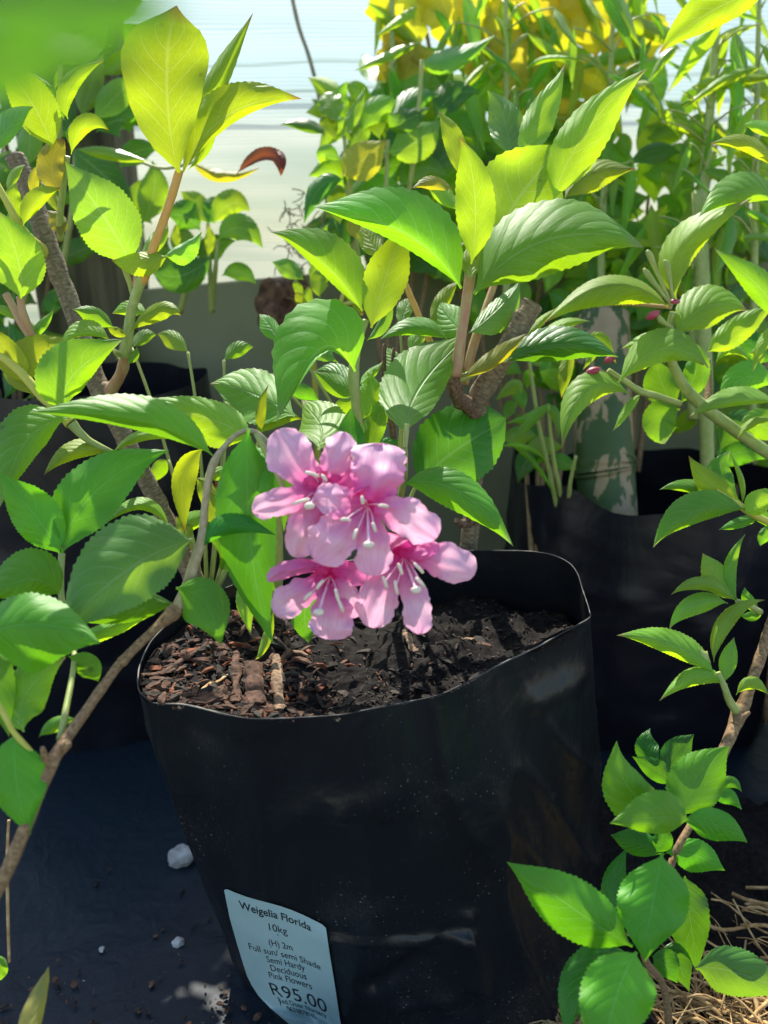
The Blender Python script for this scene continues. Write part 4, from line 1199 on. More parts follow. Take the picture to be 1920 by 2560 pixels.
# ================================================================= flowering shrub at the right, behind
rb_ = empty('weigela_shrub', P(1700, 1500, .86))
tag(rb_, 'leafy shrub at the right with red flower buds and pale arching leaves', 'shrub', 'leafy flowering shrubs')
stem(rb_, 'gstem', [(1960, 1160, .74, 15), (1830, 1070, .73, 15), (1740, 1000, .72, 15), (1690, 930, .71, 13), (1672, 860, .70, 9), (1682, 780, .69, 9)])
stem(rb_, 'twig', [(1960, 1160, .74, 16), (1960, 1400, .80, 18), (1930, 1800, .86, 20)])
stem(rb_, 'gstem', [(1700, 1010, .715, 8), (1640, 990, .70, 9), (1595, 975, .69, 9), (1520, 925, .685, 6)])
stem(rb_, 'pstem', [(1680, 768, .69, 5), (1560, 760, .71, 5), (1470, 762, .74, 5)])
stem(rb_, 'twig', [(1770, 1020, .74, 10), (1772, 960, .75, 9), (1768, 900, .76, 8)])
for (x0, y0, x1, y1) in ((1678, 760, 1625, 640), (1680, 765, 1618, 685), (1684, 760, 1668, 665), (1690, 830, 1652, 800)):
    stem(rb_, 'gstem', [(x0, y0, .69, 4), ((x0 + x1) / 2, (y0 + y1) / 2, .685, 5), (x1, y1, .68, 8), (x1 - 8, y1 - 14, .68, 3)])
for (x, y, r, rt) in ((1632, 788, .005, .5), (1688, 754, .0034, 0), (1482, 928, .005, .3), (1526, 897, .0045, .6)):
    blob('flower_bud', P(x, y, .68), r, 'bud', rb_, seg=12, amp=.06, flat=(1.25, .7, .65), rot=rt)
leaves(rb_, [
    ('Y', 1675, 770, 1520, 712, 1360, 815, 48, 22, .35, .9, .69, .65, dict(hi=2, lab='broad arching leaf, yellow below with a pale green ridge')),
    ('L', 1692, 752, 1712, 610, 1885, 505, 42, 36, .9, .25, .69, .67),
    ('G', 1940, 505, 1850, 480, 1745, 542, 26, 46, .3, .9, .69, .67),
    ('L', 1690, 840, 1765, 768, 1870, 770, 52, 46, .9, .3, .68, .68),
    ('L', 1545, 957, 1662, 872, 1768, 925, 48, 30, .85, .2, .66, .66, dict(lab='pale sunlit leaf arching over with a yellow underside')),
    ('L', 1705, 842, 1630, 845, 1552, 874, 20, 16, .3, .9, .70, .69),
    ('L', 1575, 985, 1462, 978, 1403, 1122, 30, 36, .3, .75, .68, .65),
    ('L', 1602, 985, 1568, 1022, 1535, 1080, 12, 10, .3, .5, .68, .67),
    ('Y', 1432, 872, 1418, 930, 1402, 996, 12, 20, .3, .3, .70, .69),
    ('L', 1460, 860, 1480, 880, 1455, 925, 12, 12, .5, .3, .70, .69),
    ('Y', 1470, 870, 1500, 850, 1540, 910, 18, 18, .4, .3, .71, .70),
    ('G', 1700, 1022, 1655, 1050, 1665, 1108, 42, 44, .2, .2, .72, .72, dict(prof='round')),
    ('G', 1690, 1020, 1655, 960, 1640, 895, 44, 40, .2, .2, .73, .74),
    ('G', 1700, 1010, 1740, 930, 1745, 860, 28, 32, .2, .2, .73, .74),
    ('L', 1940, 1008, 1835, 1000, 1722, 1042, 14, 30, .2, .85, .66, .65),
    ('G', 1935, 965, 1860, 945, 1795, 1020, 40, 38, .3, .5, .69, .68),
    ('L', 1768, 880, 1840, 825, 1940, 755, 28, 32, .3, .2, .70, .70),
    ('L', 1790, 905, 1830, 870, 1875, 905, 14, 14, .8, .3, .71, .71),
    ('Y', 1870, 885, 1895, 890, 1880, 925, 16, 16, .3, .3, .71, .70),
    ('Y', 1940, 425, 1870, 358, 1772, 362, 22, 18, .3, .6, .62, .61),
    ('L', 1960, 340, 1905, 320, 1860, 310, 16, 18, .3, .8, .63, .63),
    ('G', 1940, 800, 1900, 720, 1780, 622, 30, 38, .3, .2, .68, .67),
    ('D', 1800, 1130, 1850, 1060, 1930, 1090, 34, 40, .3, .2, .76, .76),
    ('D', 1790, 1180, 1850, 1130, 1940, 1150, 34, 30, .3, .2, .78, .77),
    ('G', 1960, 1110, 1900, 1060, 1850, 1072, 34, 36, .3, .3, .72, .71),
    ('D', 1940, 900, 1880, 860, 1830, 800, 34, 30, .3, .3, .76, .77),
    ('L', 1960, 820, 1915, 850, 1880, 930, 14, 16, .3, .6, .66, .66),
    ('Y', 1935, 1050, 1880, 1060, 1845, 1100, 8, 12, .3, .7, .68, .67),
])
tp_ = empty('weigela_branch', P(1960, -60, .55))
tag(tp_, 'single bright yellow green leafy twig entering at the top right corner', 'twig', 'leafy flowering shrubs')
leaves(tp_, [('Y', 1925, -25, 1790, 22, 1640, 130, 40, 52, .3, -.2, .53, .52, dict(hi=2)), ('Y', 1950, -40, 1935, -80, 1900, -120, 20, 20, .2, .2, .54, .54)])
stem(tp_, 'gstem', [(1925, -28, .53, 6), (1965, -60, .55, 9), (2000, -60, .56, 12)])

# sprouts in the middle right
sp1 = empty('weigela_branch', P(2000, 1330, .66))
tag(sp1, 'fan of yellow green leaves at the right edge in front of the dark bag', 'sprout', 'leafy flowering shrubs')
stem(sp1, 'ystem', [(1790, 1225, .62, 5), (1820, 1245, .62, 6), (1862, 1272, .62, 10), (1900, 1295, .625, 9), (2000, 1340, .64, 10)])
leaves(sp1, [
    ('Y', 1850, 1262, 1785, 1215, 1719, 1140, 34, 26, .3, .1, .62, .62, dict(hi=2)),
    ('G', 1805, 1242, 1725, 1218, 1648, 1222, 12, 18, .3, .6, .63, .62),
    ('G', 1865, 1275, 1735, 1280, 1628, 1366, 26, 44, .3, .45, .615, .59, dict(hi=2)),
    ('G', 1852, 1255, 1800, 1190, 1830, 1130, 34, 30, .3, .2, .64, .65),
    ('L', 1855, 1260, 1852, 1200, 1822, 1130, 6, 8, .3, .3, .62, .62),
    ('L', 1865, 1285, 1900, 1258, 1965, 1225, 32, 24, .3, .3, .615, .61),
    ('G', 1905, 1290, 1850, 1305, 1795, 1325, 14, 12, .3, .6, .63, .62),
    ('G', 1930, 1310, 1910, 1340, 1900, 1365, 14, 14, .3, .3, .63, .63),
    ('G', 1880, 1290, 1905, 1290, 1930, 1330, 16, 16, .3, .3, .63, .63),
])
# right hand shoot
sp2 = empty('weigela_shoot', P(1700, 2560, .60))
tag(sp2, 'leafy shoot at the lower right with bright green leaves and a brown stem', 'shoot', 'leafy flowering shrubs')
stem(sp2, 'twig', [(1940, 1520, .60, 12), (1905, 1630, .59, 14), (1872, 1725, .58, 14), (1848, 1785, .575, 19), (1835, 1820, .57, 15), (1812, 1870, .56, 14), (1760, 1990, .54, 11), (1728, 2060, .53, 9), (1690, 2130, .52, 9), (1640, 2270, .52, 9), (1610, 2390, .53, 9), (1660, 2470, .56, 9), (1680, 2640, .60, 10)], seg=12, bumpy=.1)
stem(sp2, 'gstem', [(1848, 1785, .575, 13), (1825, 1755, .57, 10), (1812, 1720, .565, 8), (1795, 1680, .565, 6)])
stem(sp2, 'gstem', [(1900, 1530, .60, 9), (1870, 1512, .59, 6), (1842, 1502, .585, 6)])
stem(sp2, 'twig', [(1835, 1812, .57, 10), (1858, 1792, .57, 9), (1875, 1780, .57, 3)])
leaves(sp2, [
    ('L', 1840, 1502, 1792, 1440, 1757, 1382, 34, 28, .1, .3, .585, .59),
    ('G', 1845, 1502, 1822, 1425, 1864, 1334, 14, 18, .2, .3, .585, .59),
    ('L', 1835, 1497, 1755, 1458, 1676, 1487, 16, 16, .3, .7, .58, .57),
    ('L', 1820, 1508, 1735, 1510, 1668, 1572, 26, 22, .3, .75, .58, .56),
    ('L', 1785, 1655, 1812, 1550, 1912, 1492, 16, 24, .5, .2, .57, .58),
    ('L', 1788, 1685, 1680, 1612, 1541, 1587, 24, 34, .2, .65, .565, .555, dict(hi=2, lab='long pointed leaf over the dark background at the right')),
    ('L', 1812, 1705, 1822, 1650, 1835, 1592, 22, 20, .3, .2, .565, .57),
    ('L', 1820, 1712, 1735, 1690, 1650, 1755, 22, 20, .3, .7, .565, .55),
    ('L', 1840, 1737, 1880, 1708, 1922, 1740, 16, 14, .7, .3, .57, .57),
    ('G', 1900, 1530, 1870, 1500, 1862, 1468, 14, 14, .3, .3, .60, .60),
    ('G', 1905, 1535, 1880, 1540, 1850, 1540, 12, 12, .3, .5, .60, .60),
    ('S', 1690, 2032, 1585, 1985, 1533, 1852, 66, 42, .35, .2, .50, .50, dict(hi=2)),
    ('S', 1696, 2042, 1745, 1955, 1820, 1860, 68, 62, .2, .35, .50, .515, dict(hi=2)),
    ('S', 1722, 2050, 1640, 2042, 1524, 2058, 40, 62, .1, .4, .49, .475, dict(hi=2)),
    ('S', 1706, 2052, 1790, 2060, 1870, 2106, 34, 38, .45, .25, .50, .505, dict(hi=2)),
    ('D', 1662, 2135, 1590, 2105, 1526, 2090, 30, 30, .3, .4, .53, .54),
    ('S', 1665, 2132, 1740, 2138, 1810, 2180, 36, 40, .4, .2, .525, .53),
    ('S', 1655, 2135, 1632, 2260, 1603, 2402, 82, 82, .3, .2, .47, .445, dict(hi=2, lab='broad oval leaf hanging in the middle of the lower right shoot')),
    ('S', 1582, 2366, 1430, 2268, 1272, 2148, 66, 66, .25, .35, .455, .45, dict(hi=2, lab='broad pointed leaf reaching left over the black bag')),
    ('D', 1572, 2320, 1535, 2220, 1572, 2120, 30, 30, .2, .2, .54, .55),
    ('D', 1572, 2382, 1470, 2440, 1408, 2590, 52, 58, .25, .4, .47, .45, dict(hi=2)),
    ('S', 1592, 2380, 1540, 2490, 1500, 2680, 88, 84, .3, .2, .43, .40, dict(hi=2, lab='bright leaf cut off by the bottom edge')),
    ('D', 1712, 2190, 1725, 2290, 1745, 2430, 46, 56, .2, .2, .57, .57),
    ('D', 1650, 2380, 1690, 2400, 1720, 2480, 34, 34, .2, .2, .57, .57),
    ('B', 1738, 2420, 1840, 2430, 1985, 2490, 56, 56, .35, .25, .54, .54, dict(hi=2)),
    ('D', 1630, 2390, 1662, 2410, 1690, 2460, 34, 30, .2, .2, .56, .56),
    ('D', 1652, 1912, 1618, 1870, 1624, 1820, 28, 26, .2, .2, .58, .59),
    ('D', 1655, 1930, 1690, 1880, 1735, 1835, 32, 34, .2, .2, .58, .59),
    ('D', 1690, 1960, 1640, 1925, 1580, 1892, 24, 26, .2, .2, .57, .57),
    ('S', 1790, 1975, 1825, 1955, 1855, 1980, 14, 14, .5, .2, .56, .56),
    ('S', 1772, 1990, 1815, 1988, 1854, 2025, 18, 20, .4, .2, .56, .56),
    ('D', 1640, 2130, 1655, 2100, 1660, 2060, 22, 26, .2, .2, .53, .53),
])
blob('flower_bud', P(1758, 1645, .57), .006, 'gstem', sp2, seg=10, amp=.2, flat=(.7, .7, 1.2), rot=.4)

# odd leaves and blades at the edges of the picture
fl = empty('foreground_twig', P(-180, -60, .08))
tag(fl, 'very blurred bright green leaf close to the lens at the top left corner', 'leaf')
leaves(fl, [('F', -130, 30, 150, 20, 480, 35, 110, 110, .2, .2, .055, .063), ('F', -160, 60, -40, 150, 260, 140, 70, 90, .2, .2, .072, .08)])
stem(fl, 'gstem', [(-130, 30, .058, 12), (-260, 60, .062, 16)])
e = empty('yellow_blade', P(40, 2640, .42))
tag(e, 'blurred yellow blade pointing up at the bottom left corner', 'blade')
leaves(e, [('W', 40, 2680, 85, 2520, 128, 2418, 24, 26, .2, .2, .40, .43)], prof='lance', name='blade')
tag(stem(None, 'root', [(22, 2050, .50, 3.5), (18, 2150, .50, 4), (20, 2300, .50, 4), (23, 2405, .50, 3.5)], name='thin_dry_stalk'), 'thin dry stalk hanging down at the lower left edge', 'stalk')
e = empty('small_seedling', P(-20, 2500, .55))
tag(e, 'small round green leaf poking in at the lower left edge', 'seedling')
leaves(e, [('G', -40, 2460, -10, 2420, 15, 2398, 26, 28, .2, .2, .50, .50), ('G', -30, 2480, -40, 2440, -60, 2400, 26, 28, .2, .2, .50, .50)], prof='round')

# ================================================================= background plants
# broad strap leaves at the left behind the post
bp_ = empty('broad_leaved_plant', P(200, 1200, 1.05))
tag(bp_, 'dark plant with broad smooth leaves behind the thick grey stem at the left', 'plant', 'plants along the shade cloth')
leaves(bp_, [
    ('K', 180, 375, 250, 430, 345, 520, 40, 40, .2, .2, .92, .90),
    ('M', 235, 300, 290, 240, 345, 190, 36, 36, .2, .2, .93, .95),
    ('M', 190, 372, 280, 385, 375, 408, 14, 16, .3, .3, .88, .87),
    ('M', 205, 290, 225, 220, 260, 130, 30, 30, .2, .2, .94, .96),
    ('K', 190, 330, 140, 260, 110, 160, 40, 40, .2, .2, .98, 1.0),
    ('K', 60, 330, 40, 240, 10, 160, 40, 40, .2, .2, .95, 1.0),
    ('M', 60, 420, 75, 350, 60, 290, 30, 30, .2, .2, .92, .95),
    ('K', 140, 480, 80, 420, -10, 400, 40, 40, .2, .2, .95, .95),
    ('K', 240, 330, 300, 300, 330, 330, 40, 40, .2, .2, .97, 1.0),
    ('M', 355, 560, 385, 480, 380, 400, 36, 34, .2, .2, .96, .97),
    ('K', 300, 420, 340, 380, 400, 370, 30, 30, .2, .2, 1.0, 1.0),
    ('K', 190, 560, 250, 600, 320, 640, 30, 30, .2, .2, .95, .95),
    ('K', 110, 120, 160, 60, 230, 0, 40, 40, .2, .2, .98, 1.0),
    ('K', 40, 140, 60, 60, 60, -20, 44, 44, .2, .2, .98, 1.0),
    ('M', 150, 160, 220, 110, 270, 60, 34, 34, .2, .2, .95, .97),
    ('K', 20, 620, 70, 560, 60, 480, 40, 40, .2, .2, .95, .95),
    ('M', 60, 1000, 120, 960, 180, 900, 8, 8, .2, .2, .90, .90),
    ('M', -20, 1010, 50, 1070, 100, 1090, 12, 12, .2, .2, .90, .90),
    ('M', 90, 1010, 110, 960, 150, 870, 7, 7, .2, .2, .88, .88),
    ('K', 10, 1000, 40, 900, 20, 800, 30, 30, .2, .2, .95, .95),
    ('K', -20, 900, 60, 870, 120, 800, 30, 30, .2, .2, .98, .98),
    ('K', 110, 1000, 120, 930, 100, 860, 24, 24, .2, .2, 1.0, 1.0),
])
for q in ((190, 375, 150, 700), (60, 330, 60, 760), (355, 560, 300, 900), (150, 160, 130, 500), (60, 1000, 100, 1250)):
    stem(bp_, 'gstem', [(q[0], q[1], .95, 6), ((q[0] + q[2]) / 2 + 8, (q[1] + q[3]) / 2, .97, 7), (q[2], q[3], 1.0, 9)])

# bushy plant left of centre, above the board
bq = empty('bushy_plant', P(560, 760, 1.12))
tag(bq, 'small bushy green plant in front of the pale shade cloth left of centre', 'plant', 'plants along the shade cloth')
leaves(bq, [
    ('M', 520, 560, 490, 510, 450, 480, 28, 26, .2, .2, .98, 1.0),
    ('M', 535, 560, 575, 510, 628, 525, 34, 36, .2, .2, .97, .97),
    ('K', 500, 575, 460, 540, 420, 545, 40, 40, .2, .2, .99, .98),
    ('M', 545, 600, 600, 570, 660, 620, 34, 30, .3, .2, .96, .95),
    ('K', 530, 640, 450, 690, 380, 670, 40, 44, .2, .2, .96, .95),
    ('M', 555, 690, 600, 680, 640, 712, 22, 20, .2, .2, .98, .98),
    ('K', 520, 560, 540, 520, 560, 490, 30, 30, .2, .2, .98, .99),
    ('M', 480, 640, 455, 600, 440, 560, 28, 28, .2, .2, .98, .99),
    ('K', 510, 660, 530, 620, 590, 600, 30, 30, .2, .2, .99, 1.0),
    ('K', 440, 700, 400, 640, 420, 590, 36, 36, .2, .2, 1.0, 1.0),
    ('M', 380, 560, 350, 500, 370, 440, 34, 34, .2, .2, 1.0, 1.0),
    ('Y', 520, 640, 525, 600, 520, 560, 12, 12, .2, .2, .95, .95),
    ('Y', 450, 620, 440, 590, 445, 560, 10, 10, .2, .2, .95, .95),
])
for q in ((520, 560, 530, 780), (500, 590, 450, 780), (545, 600, 530, 760)):
    stem(bq, 'gstem', [(q[0], q[1], .98, 5), ((q[0] + q[2]) / 2, (q[1] + q[3]) / 2 + 5, .99, 6), (q[2], q[3], 1.02, 8)])
# curled dead leaf
cl = empty('withered_leaf', P(470, 385, .86))
tag(cl, 'curled withered leaf, green at its foot and dark red brown at its tip', 'leaf')
leaves(cl, [('O', 480, 405, 560, 440, 650, 418, 13, 16, .3, .5, .86, .85)], name='leaf_blade', prof='lance')
leaves(cl, [('R', 590, 436, 668, 392, 704, 440, 24, 8, .2, -.5, .848, .83), ('R', 640, 405, 690, 385, 712, 425, 12, 14, .5, .5, .845, .83)], name='curled_tip', prof='round')
stem(cl, 'gstem', [(300, 380, .92, 4), (400, 420, .88, 4), (485, 405, .86, 4)])

# rose-like glossy plant, centre back
rc = empty('glossy_leaved_plant', P(880, 760, .98))
tag(rc, 'glossy bright green plant catching the light against the shade cloth at the centre', 'plant', 'plants along the shade cloth')
leaves(rc, [
    ('M', 845, 300, 825, 260, 812, 232, 28, 30, .2, .2, .92, .94, dict(prof='round')),
    ('M', 855, 340, 885, 285, 915, 218, 14, 16, .2, .2, .92, .94),
    ('K', 815, 335, 765, 315, 698, 308, 14, 16, .3, .6, .92, .92),
    ('M', 872, 370, 900, 330, 898, 290, 24, 24, .2, .2, .93, .94),
    ('M', 842, 350, 820, 310, 810, 280, 20, 20, .2, .2, .93, .94),
    ('V', 855, 440, 905, 400, 968, 350, 42, 46, .2, .3, .90, .93),
    ('M', 850, 400, 815, 385, 800, 410, 24, 22, .2, .2, .91, .92),
    ('K', 860, 450, 800, 470, 760, 560, 26, 22, .3, .5, .90, .88),
    ('M', 855, 455, 800, 460, 765, 480, 14, 12, .3, .3, .90, .90),
    ('M', 968, 380, 1040, 355, 1098, 295, 46, 44, .2, .3, .92, .95),
    ('K', 975, 310, 1030, 250, 1100, 240, 26, 30, .8, .3, .93, .96),
    ('K', 970, 285, 1010, 300, 1075, 265, 30, 30, .5, .3, .92, .94),
    ('B', 1055, 150, 1120, 150, 1240, 90, 26, 30, .7, .3, .95, .98),
    ('K', 900, 480, 960, 420, 1030, 420, 40, 44, .3, .3, .95, .97),
    ('K', 880, 560, 930, 500, 1000, 520, 44, 44, .3, .3, .95, .97),
    ('K', 860, 620, 880, 540, 860, 480, 40, 36, .3, .3, .96, .98),
    ('K', 1000, 600, 1010, 520, 1060, 460, 40, 40, .3, .3, .97, .99),
    ('M', 850, 560, 845, 500, 850, 450, 26, 26, .3, .3, .94, .95),
    ('M', 950, 350, 945, 290, 975, 250, 24, 24, .3, .3, .94, .95),
    ('K', 1090, 300, 1130, 240, 1200, 230, 34, 34, .5, .3, .96, .98),
    ('M', 760, 700, 720, 670, 680, 658, 22, 20, .2, .2, .88, .90),
    ('V', 900, 600, 890, 560, 905, 520, 22, 22, .2, .2, .9, .9),
    ('K', 1080, 420, 1120, 380, 1160, 330, 34, 34, .3, .3, .97, .99),
    ('M', 860, 470, 830, 430, 770, 440, 30, 34, .3, .3, .93, .92), ('M', 905, 330, 950, 270, 1020, 290, 30, 34, .4, .3, .93, .95),
    ('M', 880, 520, 930, 470, 1010, 470, 34, 36, .3, .3, .94, .96), ('M', 1000, 470, 1050, 420, 1120, 440, 34, 34, .3, .3, .96, .97),
    ('K', 940, 560, 990, 600, 1060, 620, 34, 34, .3, .3, .98, .98), ('M', 870, 300, 850, 250, 870, 200, 18, 20, .3, .3, .94, .95),
    ('K', 1010, 420, 1000, 350, 1040, 300, 34, 34, .3, .3, .98, .99), ('M', 820, 560, 800, 610, 820, 660, 18, 18, .3, .3, .93, .93),
])
for q in ((860, 340, 880, 700), (860, 440, 900, 740), (970, 350, 930, 740), (1055, 150, 1000, 600)):
    stem(rc, 'gstem', [(q[0], q[1], .93, 5), ((q[0] + q[2]) / 2 + 10, (q[1] + q[3]) / 2, .95, 6), (q[2], q[3], 1.0, 9)])
# small yellow green plant by a brown husk ball
ys = empty('small_yellow_plant', P(790, 830, .92))
tag(ys, 'small yellow green plant with rounded buds beside the brown husk ball', 'plant', 'plants along the shade cloth')
leaves(ys, [
    ('Y', 800, 745, 800, 700, 830, 690, 22, 24, .2, .2, .84, .85), ('Y', 790, 790, 760, 760, 740, 730, 14, 14, .2, .2, .84, .84),
    ('Y', 785, 800, 770, 760, 772, 715, 14, 14, .2, .2, .84, .84), ('Y', 780, 820, 765, 785, 748, 760, 13, 13, .2, .2, .84, .84),
    ('Y', 778, 815, 785, 780, 800, 750, 14, 14, .2, .2, .84, .84), ('O', 790, 810, 815, 790, 845, 770, 12, 12, .2, .2, .84, .84),
    ('Y', 850, 720, 880, 740, 905, 790, 16, 14, .2, .2, .86, .86), ('Y', 870, 740, 850, 700, 860, 670, 14, 14, .2, .2, .86, .86),
    ('Y', 755, 750, 745, 720, 735, 700, 10, 10, .2, .2, .85, .85), ('L', 775, 700, 800, 670, 830, 660, 20, 18, .2, .2, .87, .87),
    ('Y', 900, 700, 880, 680, 870, 650, 14, 12, .2, .2, .86, .86)], prof='round')
for q in ((850, 765, 785, 800), (850, 765, 845, 830), (860, 730, 850, 770), (785, 800, 778, 845), (905, 760, 850, 765)):
    stem(ys, 'ystem', [(q[0], q[1], .845, 4), ((q[0] + q[2]) / 2, (q[1] + q[3]) / 2 - 5, .845, 5), (q[2], q[3], .85, 6)])
stem(ys, 'ystem', [(778, 845, .85, 6), (790, 1000, .90, 7), (800, 1300, 1.0, 9)])
hb = blob('husk_ball', P(710, 770, 1.02), .030, 'brick', None, seg=28, amp=.35, flat=(1.1, .8, 1.1))
tag(hb, 'dark brown husk ball hanging on the grey green board', 'husk ball')
vs, fs = [], []
for k in range(80):
    c = P(random.gauss(755, 28), random.gauss(600, 46), random.uniform(.98, 1.03)); b = len(vs)
    d = Vector((random.uniform(-1, 1), random.uniform(-.5, .5), random.uniform(-1, 1))).normalized()
    s_ = d.cross(Vector((0, 1, 0))).normalized(); l = random.uniform(.008, .025)
    for i in range(5):
        t = i / 4 - .5
        p = c + d * l * t + s_ * l * random.uniform(.2, .5) * t * t * 2
        for q in range(3):
            a_ = 6.283 * q / 3
            vs.append(p + (s_ * math.cos(a_) + Vector((0, 1, 0)) * math.sin(a_)) * .0009)
    for i in range(4):
        for q in range(3): fs.append((b + i * 3 + q, b + i * 3 + (q + 1) % 3, b + i * 3 + 3 + (q + 1) % 3, b + i * 3 + 3 + q))
tag(mk('dry_husk_fibre', vs, fs, M['string']), 'tuft of dry brown fibre in front of the pale shade cloth', 'dry fibre', kind='stuff')

# climbing vine with large yellow leaves, top
vn = empty('climbing_vine', P(1300, 900, 1.2))
tag(vn, 'climbing vine with large translucent yellow leaves along the top of the shade cloth', 'vine', 'plants along the shade cloth')
VL = [(1000, 60, 95, 1.5), (1010, 185, 80, 1.9), (1130, 50, 85, 1.2), (1300, 170, 95, 1.7), (1480, 60, 85, 1.4), (1250, 60, 70, 2.2), (1390, 110, 75, 1.0), (1560, 30, 60, 1.6), (1060, -30, 90, 1.5), (1330, 260, 60, 1.8), (1180, 150, 60, 1.2), (1480, 200, 60, 1.9), (1420, -20, 80, 1.4), (1560, 130, 55, 1.0), (985, 150, 70, 2.3), (1340, 30, 80, 1.6), (1180, 20, 80, 1.9), (1620, 90, 60, 1.5), (1420, 300, 55, 1.6)]
for (x, y, r, a) in VL:
    dx, dy = math.cos(a) * r, math.sin(a) * r
    leaf(vn, 'M' if (x + y) % 4 == 1 else 'V', (x - dx, y - dy), (x + random.uniform(-6, 6), y), (x + dx, y + dy), r * .95, r * .95, .15, .2, 1.08, 1.11, prof='vine', hi=1, wav=.15)
for (x, y, r, a) in [(1080, 170, 60, 1.2), (1100, 230, 60, .5), (1170, 90, 60, 2.0), (1430, 180, 80, 1.0), (1250, 130, 70, 2.6), (1500, 300, 70, 1.2), (1380, 230, 80, 1.0), (1230, 220, 70, .4), (1060, 260, 60, 2.4), (1600, 200, 80, 1.3)]:
    dx, dy = math.cos(a) * r, math.sin(a) * r
    leaf(vn, 'K', (x - dx, y - dy), (x + random.uniform(-6, 6), y), (x + dx, y + dy), r * .8, r * .8, .15, .2, 1.12, 1.15, prof='round', wav=.1)
for q in ((1010, -60, 1080, 260), (1100, -60, 1330, 260), (1420, -80, 1500, 300), (1250, -60, 1300, 500), (1500, 300, 1420, 900)):
    stem(vn, 'twig', [(q[0], q[1], 1.15, 5), ((q[0] + q[2]) / 2 + 25, (q[1] + q[3]) / 2, 1.14, 5), (q[2], q[3], 1.15, 6)])

# bamboo-like grasses : canes with narrow leaves
def bamboo(label, px, top, bot, d, n, spread, seed, rr=9, mats='MMGYL', lean=0):
    random.seed(seed)
    b = P(px, bot, d)
    e = empty('bamboo_grass', b)
    tag(e, label, 'bamboo', 'narrow leaved bamboo canes')
    stem(e, 'gstem', [(px + lean, top, d, rr * .55), (px + lean * .6, top + (bot - top) * .3, d, rr * .8), (px + 6, top + (bot - top) * .65, d, rr), (px, bot, d, rr * 1.1)])
    for i in range(n):
        t = random.random() ** 1.2
        y0 = top + (bot - top) * .62 * t
        x0 = px + lean * (1 - t) + random.uniform(-1, 1) * spread * .5
        an = random.choice((random.gauss(1.9, .5), random.gauss(1.2, .5), random.gauss(1.57, .9)))
        l = random.uniform(90, 230); wd = random.uniform(9, 22) * l / 170
        x1, y1 = x0 + math.cos(an) * l, y0 + math.sin(an) * l
        dd = d + random.uniform(-.06, .06)
        leaf(e, random.choice(mats), (x0, y0), ((x0 + x1) / 2 + random.uniform(-14, 14), (y0 + y1) / 2 - random.uniform(0, 24)), (x1, y1), wd, wd * random.uniform(.5, 1), random.uniform(.1, .7), random.uniform(.1, .7), dd, dd + random.uniform(-.05, .05), prof='lance', hi=0)
        if i % 2 == 0:
            stem(e, 'gstem', [(px + lean * (1 - t), y0 + 60, d, 3), ((px + lean * (1 - t) + x0) / 2, y0 + 15, dd, 2.5), (x0, y0, dd, 2)], name='twig', seg=5)
bamboo('thin bamboo cane with narrow leaves left of the thick green cane, among yellow vine leaves', 1265, -60, 760, 1.04, 34, 300, 11)
bamboo('bamboo cane with hanging narrow leaves right of the arching leaf tips', 1500, -80, 900, 1.02, 40, 300, 12, lean=40)
bamboo('stoutest pale bamboo cane near the top right', 1735, 20, 1050, .96, 38, 260, 13, rr=15, lean=60)
bamboo('bamboo cane at the right edge with many narrow leaves', 1880, -80, 1050, .98, 40, 260, 14, lean=20)
bamboo('bamboo cane at the top centre with leaves hanging before the shade cloth', 980, -200, 620, 1.08, 16, 160, 15, lean=0)
random.seed(99)
stem_x = [(1765, 460, 1300)]
e = empty('upright_bamboo', P(1775, 1250, 1.0))
tag(e, 'plain upright green bamboo pole without leaves behind the red buds', 'bamboo', 'narrow leaved bamboo canes')
stem(e, 'gstem', [(1745, 480, .93, 16), (1757, 700, .93, 17), (1770, 1250, .97, 18)], name='culm')

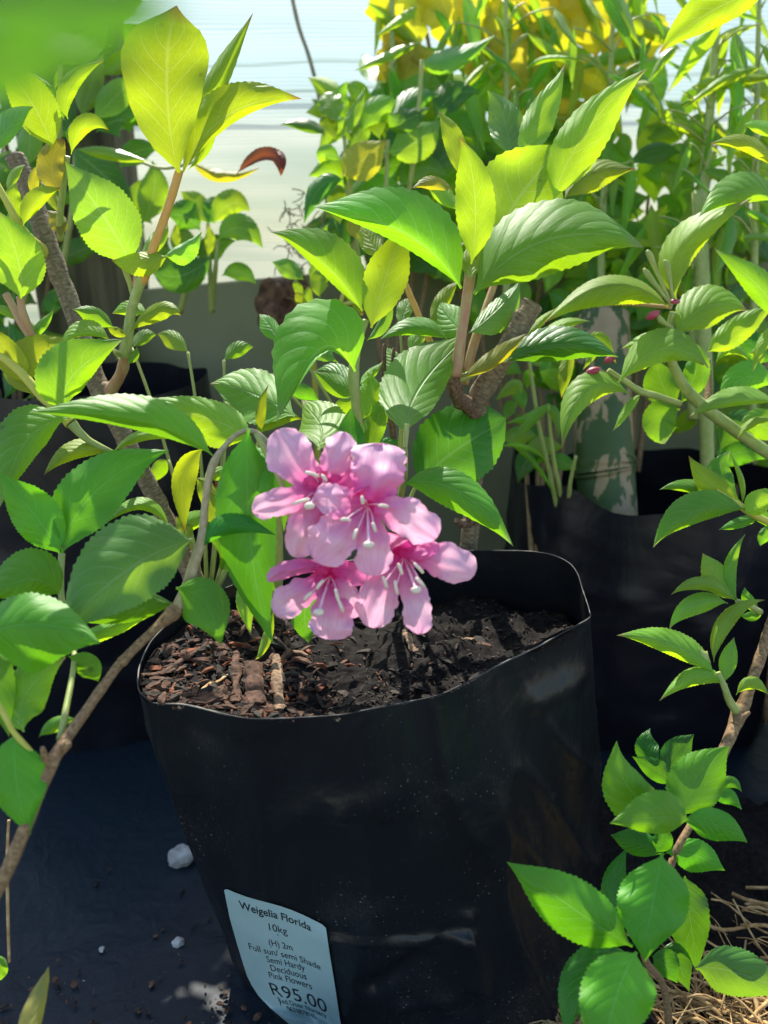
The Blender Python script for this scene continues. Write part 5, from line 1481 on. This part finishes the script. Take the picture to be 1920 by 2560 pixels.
# leafy undergrowth between the bags and the shade cloth : shade-side shrubs
def bush(label, x0, x1, y0, y1, d0, d1, n, mats, seed, l0=60, l1=120):
    random.seed(seed)
    e = empty('undergrowth_shrub', P((x0 + x1) / 2, y1 + 300, (d0 + d1) / 2))
    tag(e, label, 'shrub', 'shaded shrubs behind the pots')
    for k in range(5):
        x = x0 + (x1 - x0) * (k + .5) / 5
        stem(e, 'twig', [(x + random.uniform(-40, 40), y0 + 40, d1, 3), (x + random.uniform(-20, 20), (y0 + y1) / 2, d1, 5), ((x0 + x1) / 2 + (x - (x0 + x1) / 2) * .3, y1 + 300, (d0 + d1) / 2, 8)], name='branch', seg=6)
    for i in range(n):
        x, y, d = random.uniform(x0, x1), random.uniform(y0, y1), random.uniform(d0, d1)
        an = random.uniform(-3.1, 3.1); l = random.uniform(l0, l1)
        ex, ey = x + math.cos(an) * l, y + math.sin(an) * l * .8
        leaf(e, random.choice(mats), (x, y), ((x + ex) / 2, (y + ey) / 2 - random.uniform(-5, 20)), (ex, ey), l * .26, l * random.uniform(.15, .28), random.uniform(0, .6), random.uniform(0, .6), d, d + random.uniform(-.04, .06), hi=0)
bush('dark shrub behind the arching yellow green leaves at centre right', 1080, 1420, 250, 800, 1.05, 1.13, 95, 'MMKML', 21, 70, 150)
bush('shaded shrub behind the red buds below the bamboo', 1420, 1700, 380, 880, 1.04, 1.13, 95, 'MMKML', 22, 70, 150)
bush('dense shrub at the far right behind the pale arching leaves', 1680, 1960, 300, 1100, 1.02, 1.12, 95, 'MMKML', 23, 70, 150)
bush('dark shrub behind the sprouts in the top left corner', -60, 300, -60, 320, 1.02, 1.12, 60, 'KKKM', 31, 80, 150)
bush('dark shrub at the left edge behind the sawn grey stem', -90, 150, 330, 900, 1.0, 1.1, 70, 'KKM', 33, 80, 150)
bush('bright leafy shrub at the upper centre in front of the shade cloth', 850, 1130, 200, 620, 1.03, 1.12, 80, 'MMLKM', 35, 80, 150)
bush('low dark seedling clump between the front bag and the right bag', 1280, 1420, 900, 1150, .90, .98, 22, 'KMM', 24, 60, 110)
e = empty('grass_tuft', P(1420, 1290, .92))
tag(e, 'narrow leaved seedling with pale curved blades right of the cut stem', 'seedling')
leaves(e, [('M', 1370, 1010, 1330, 1040, 1262, 1055, 12, 12, .4, .6, .86, .86), ('M', 1372, 1010, 1320, 1060, 1280, 1105, 12, 12, .3, .3, .86, .85),
           ('L', 1240, 1000, 1290, 960, 1302, 990, 12, 20, .5, .4, .86, .86), ('M', 1360, 1015, 1390, 1040, 1395, 1100, 12, 12, .3, .3, .87, .87),
           ('M', 1260, 1100, 1330, 1150, 1400, 1260, 7, 8, .3, .3, .88, .9), ('L', 1250, 1115, 1320, 1120, 1370, 1160, 6, 6, .3, .3, .88, .88)], prof='lance', name='blade')
for q in ((1370, 1010, 1415, 1290), (1320, 880, 1400, 1290), (1440, 1140, 1425, 1290)):
    stem(e, 'gstem', [(q[0], q[1], .87, 4), ((q[0] + q[2]) / 2 - 8, (q[1] + q[3]) / 2, .89, 5), (q[2], q[3], .92, 8)])
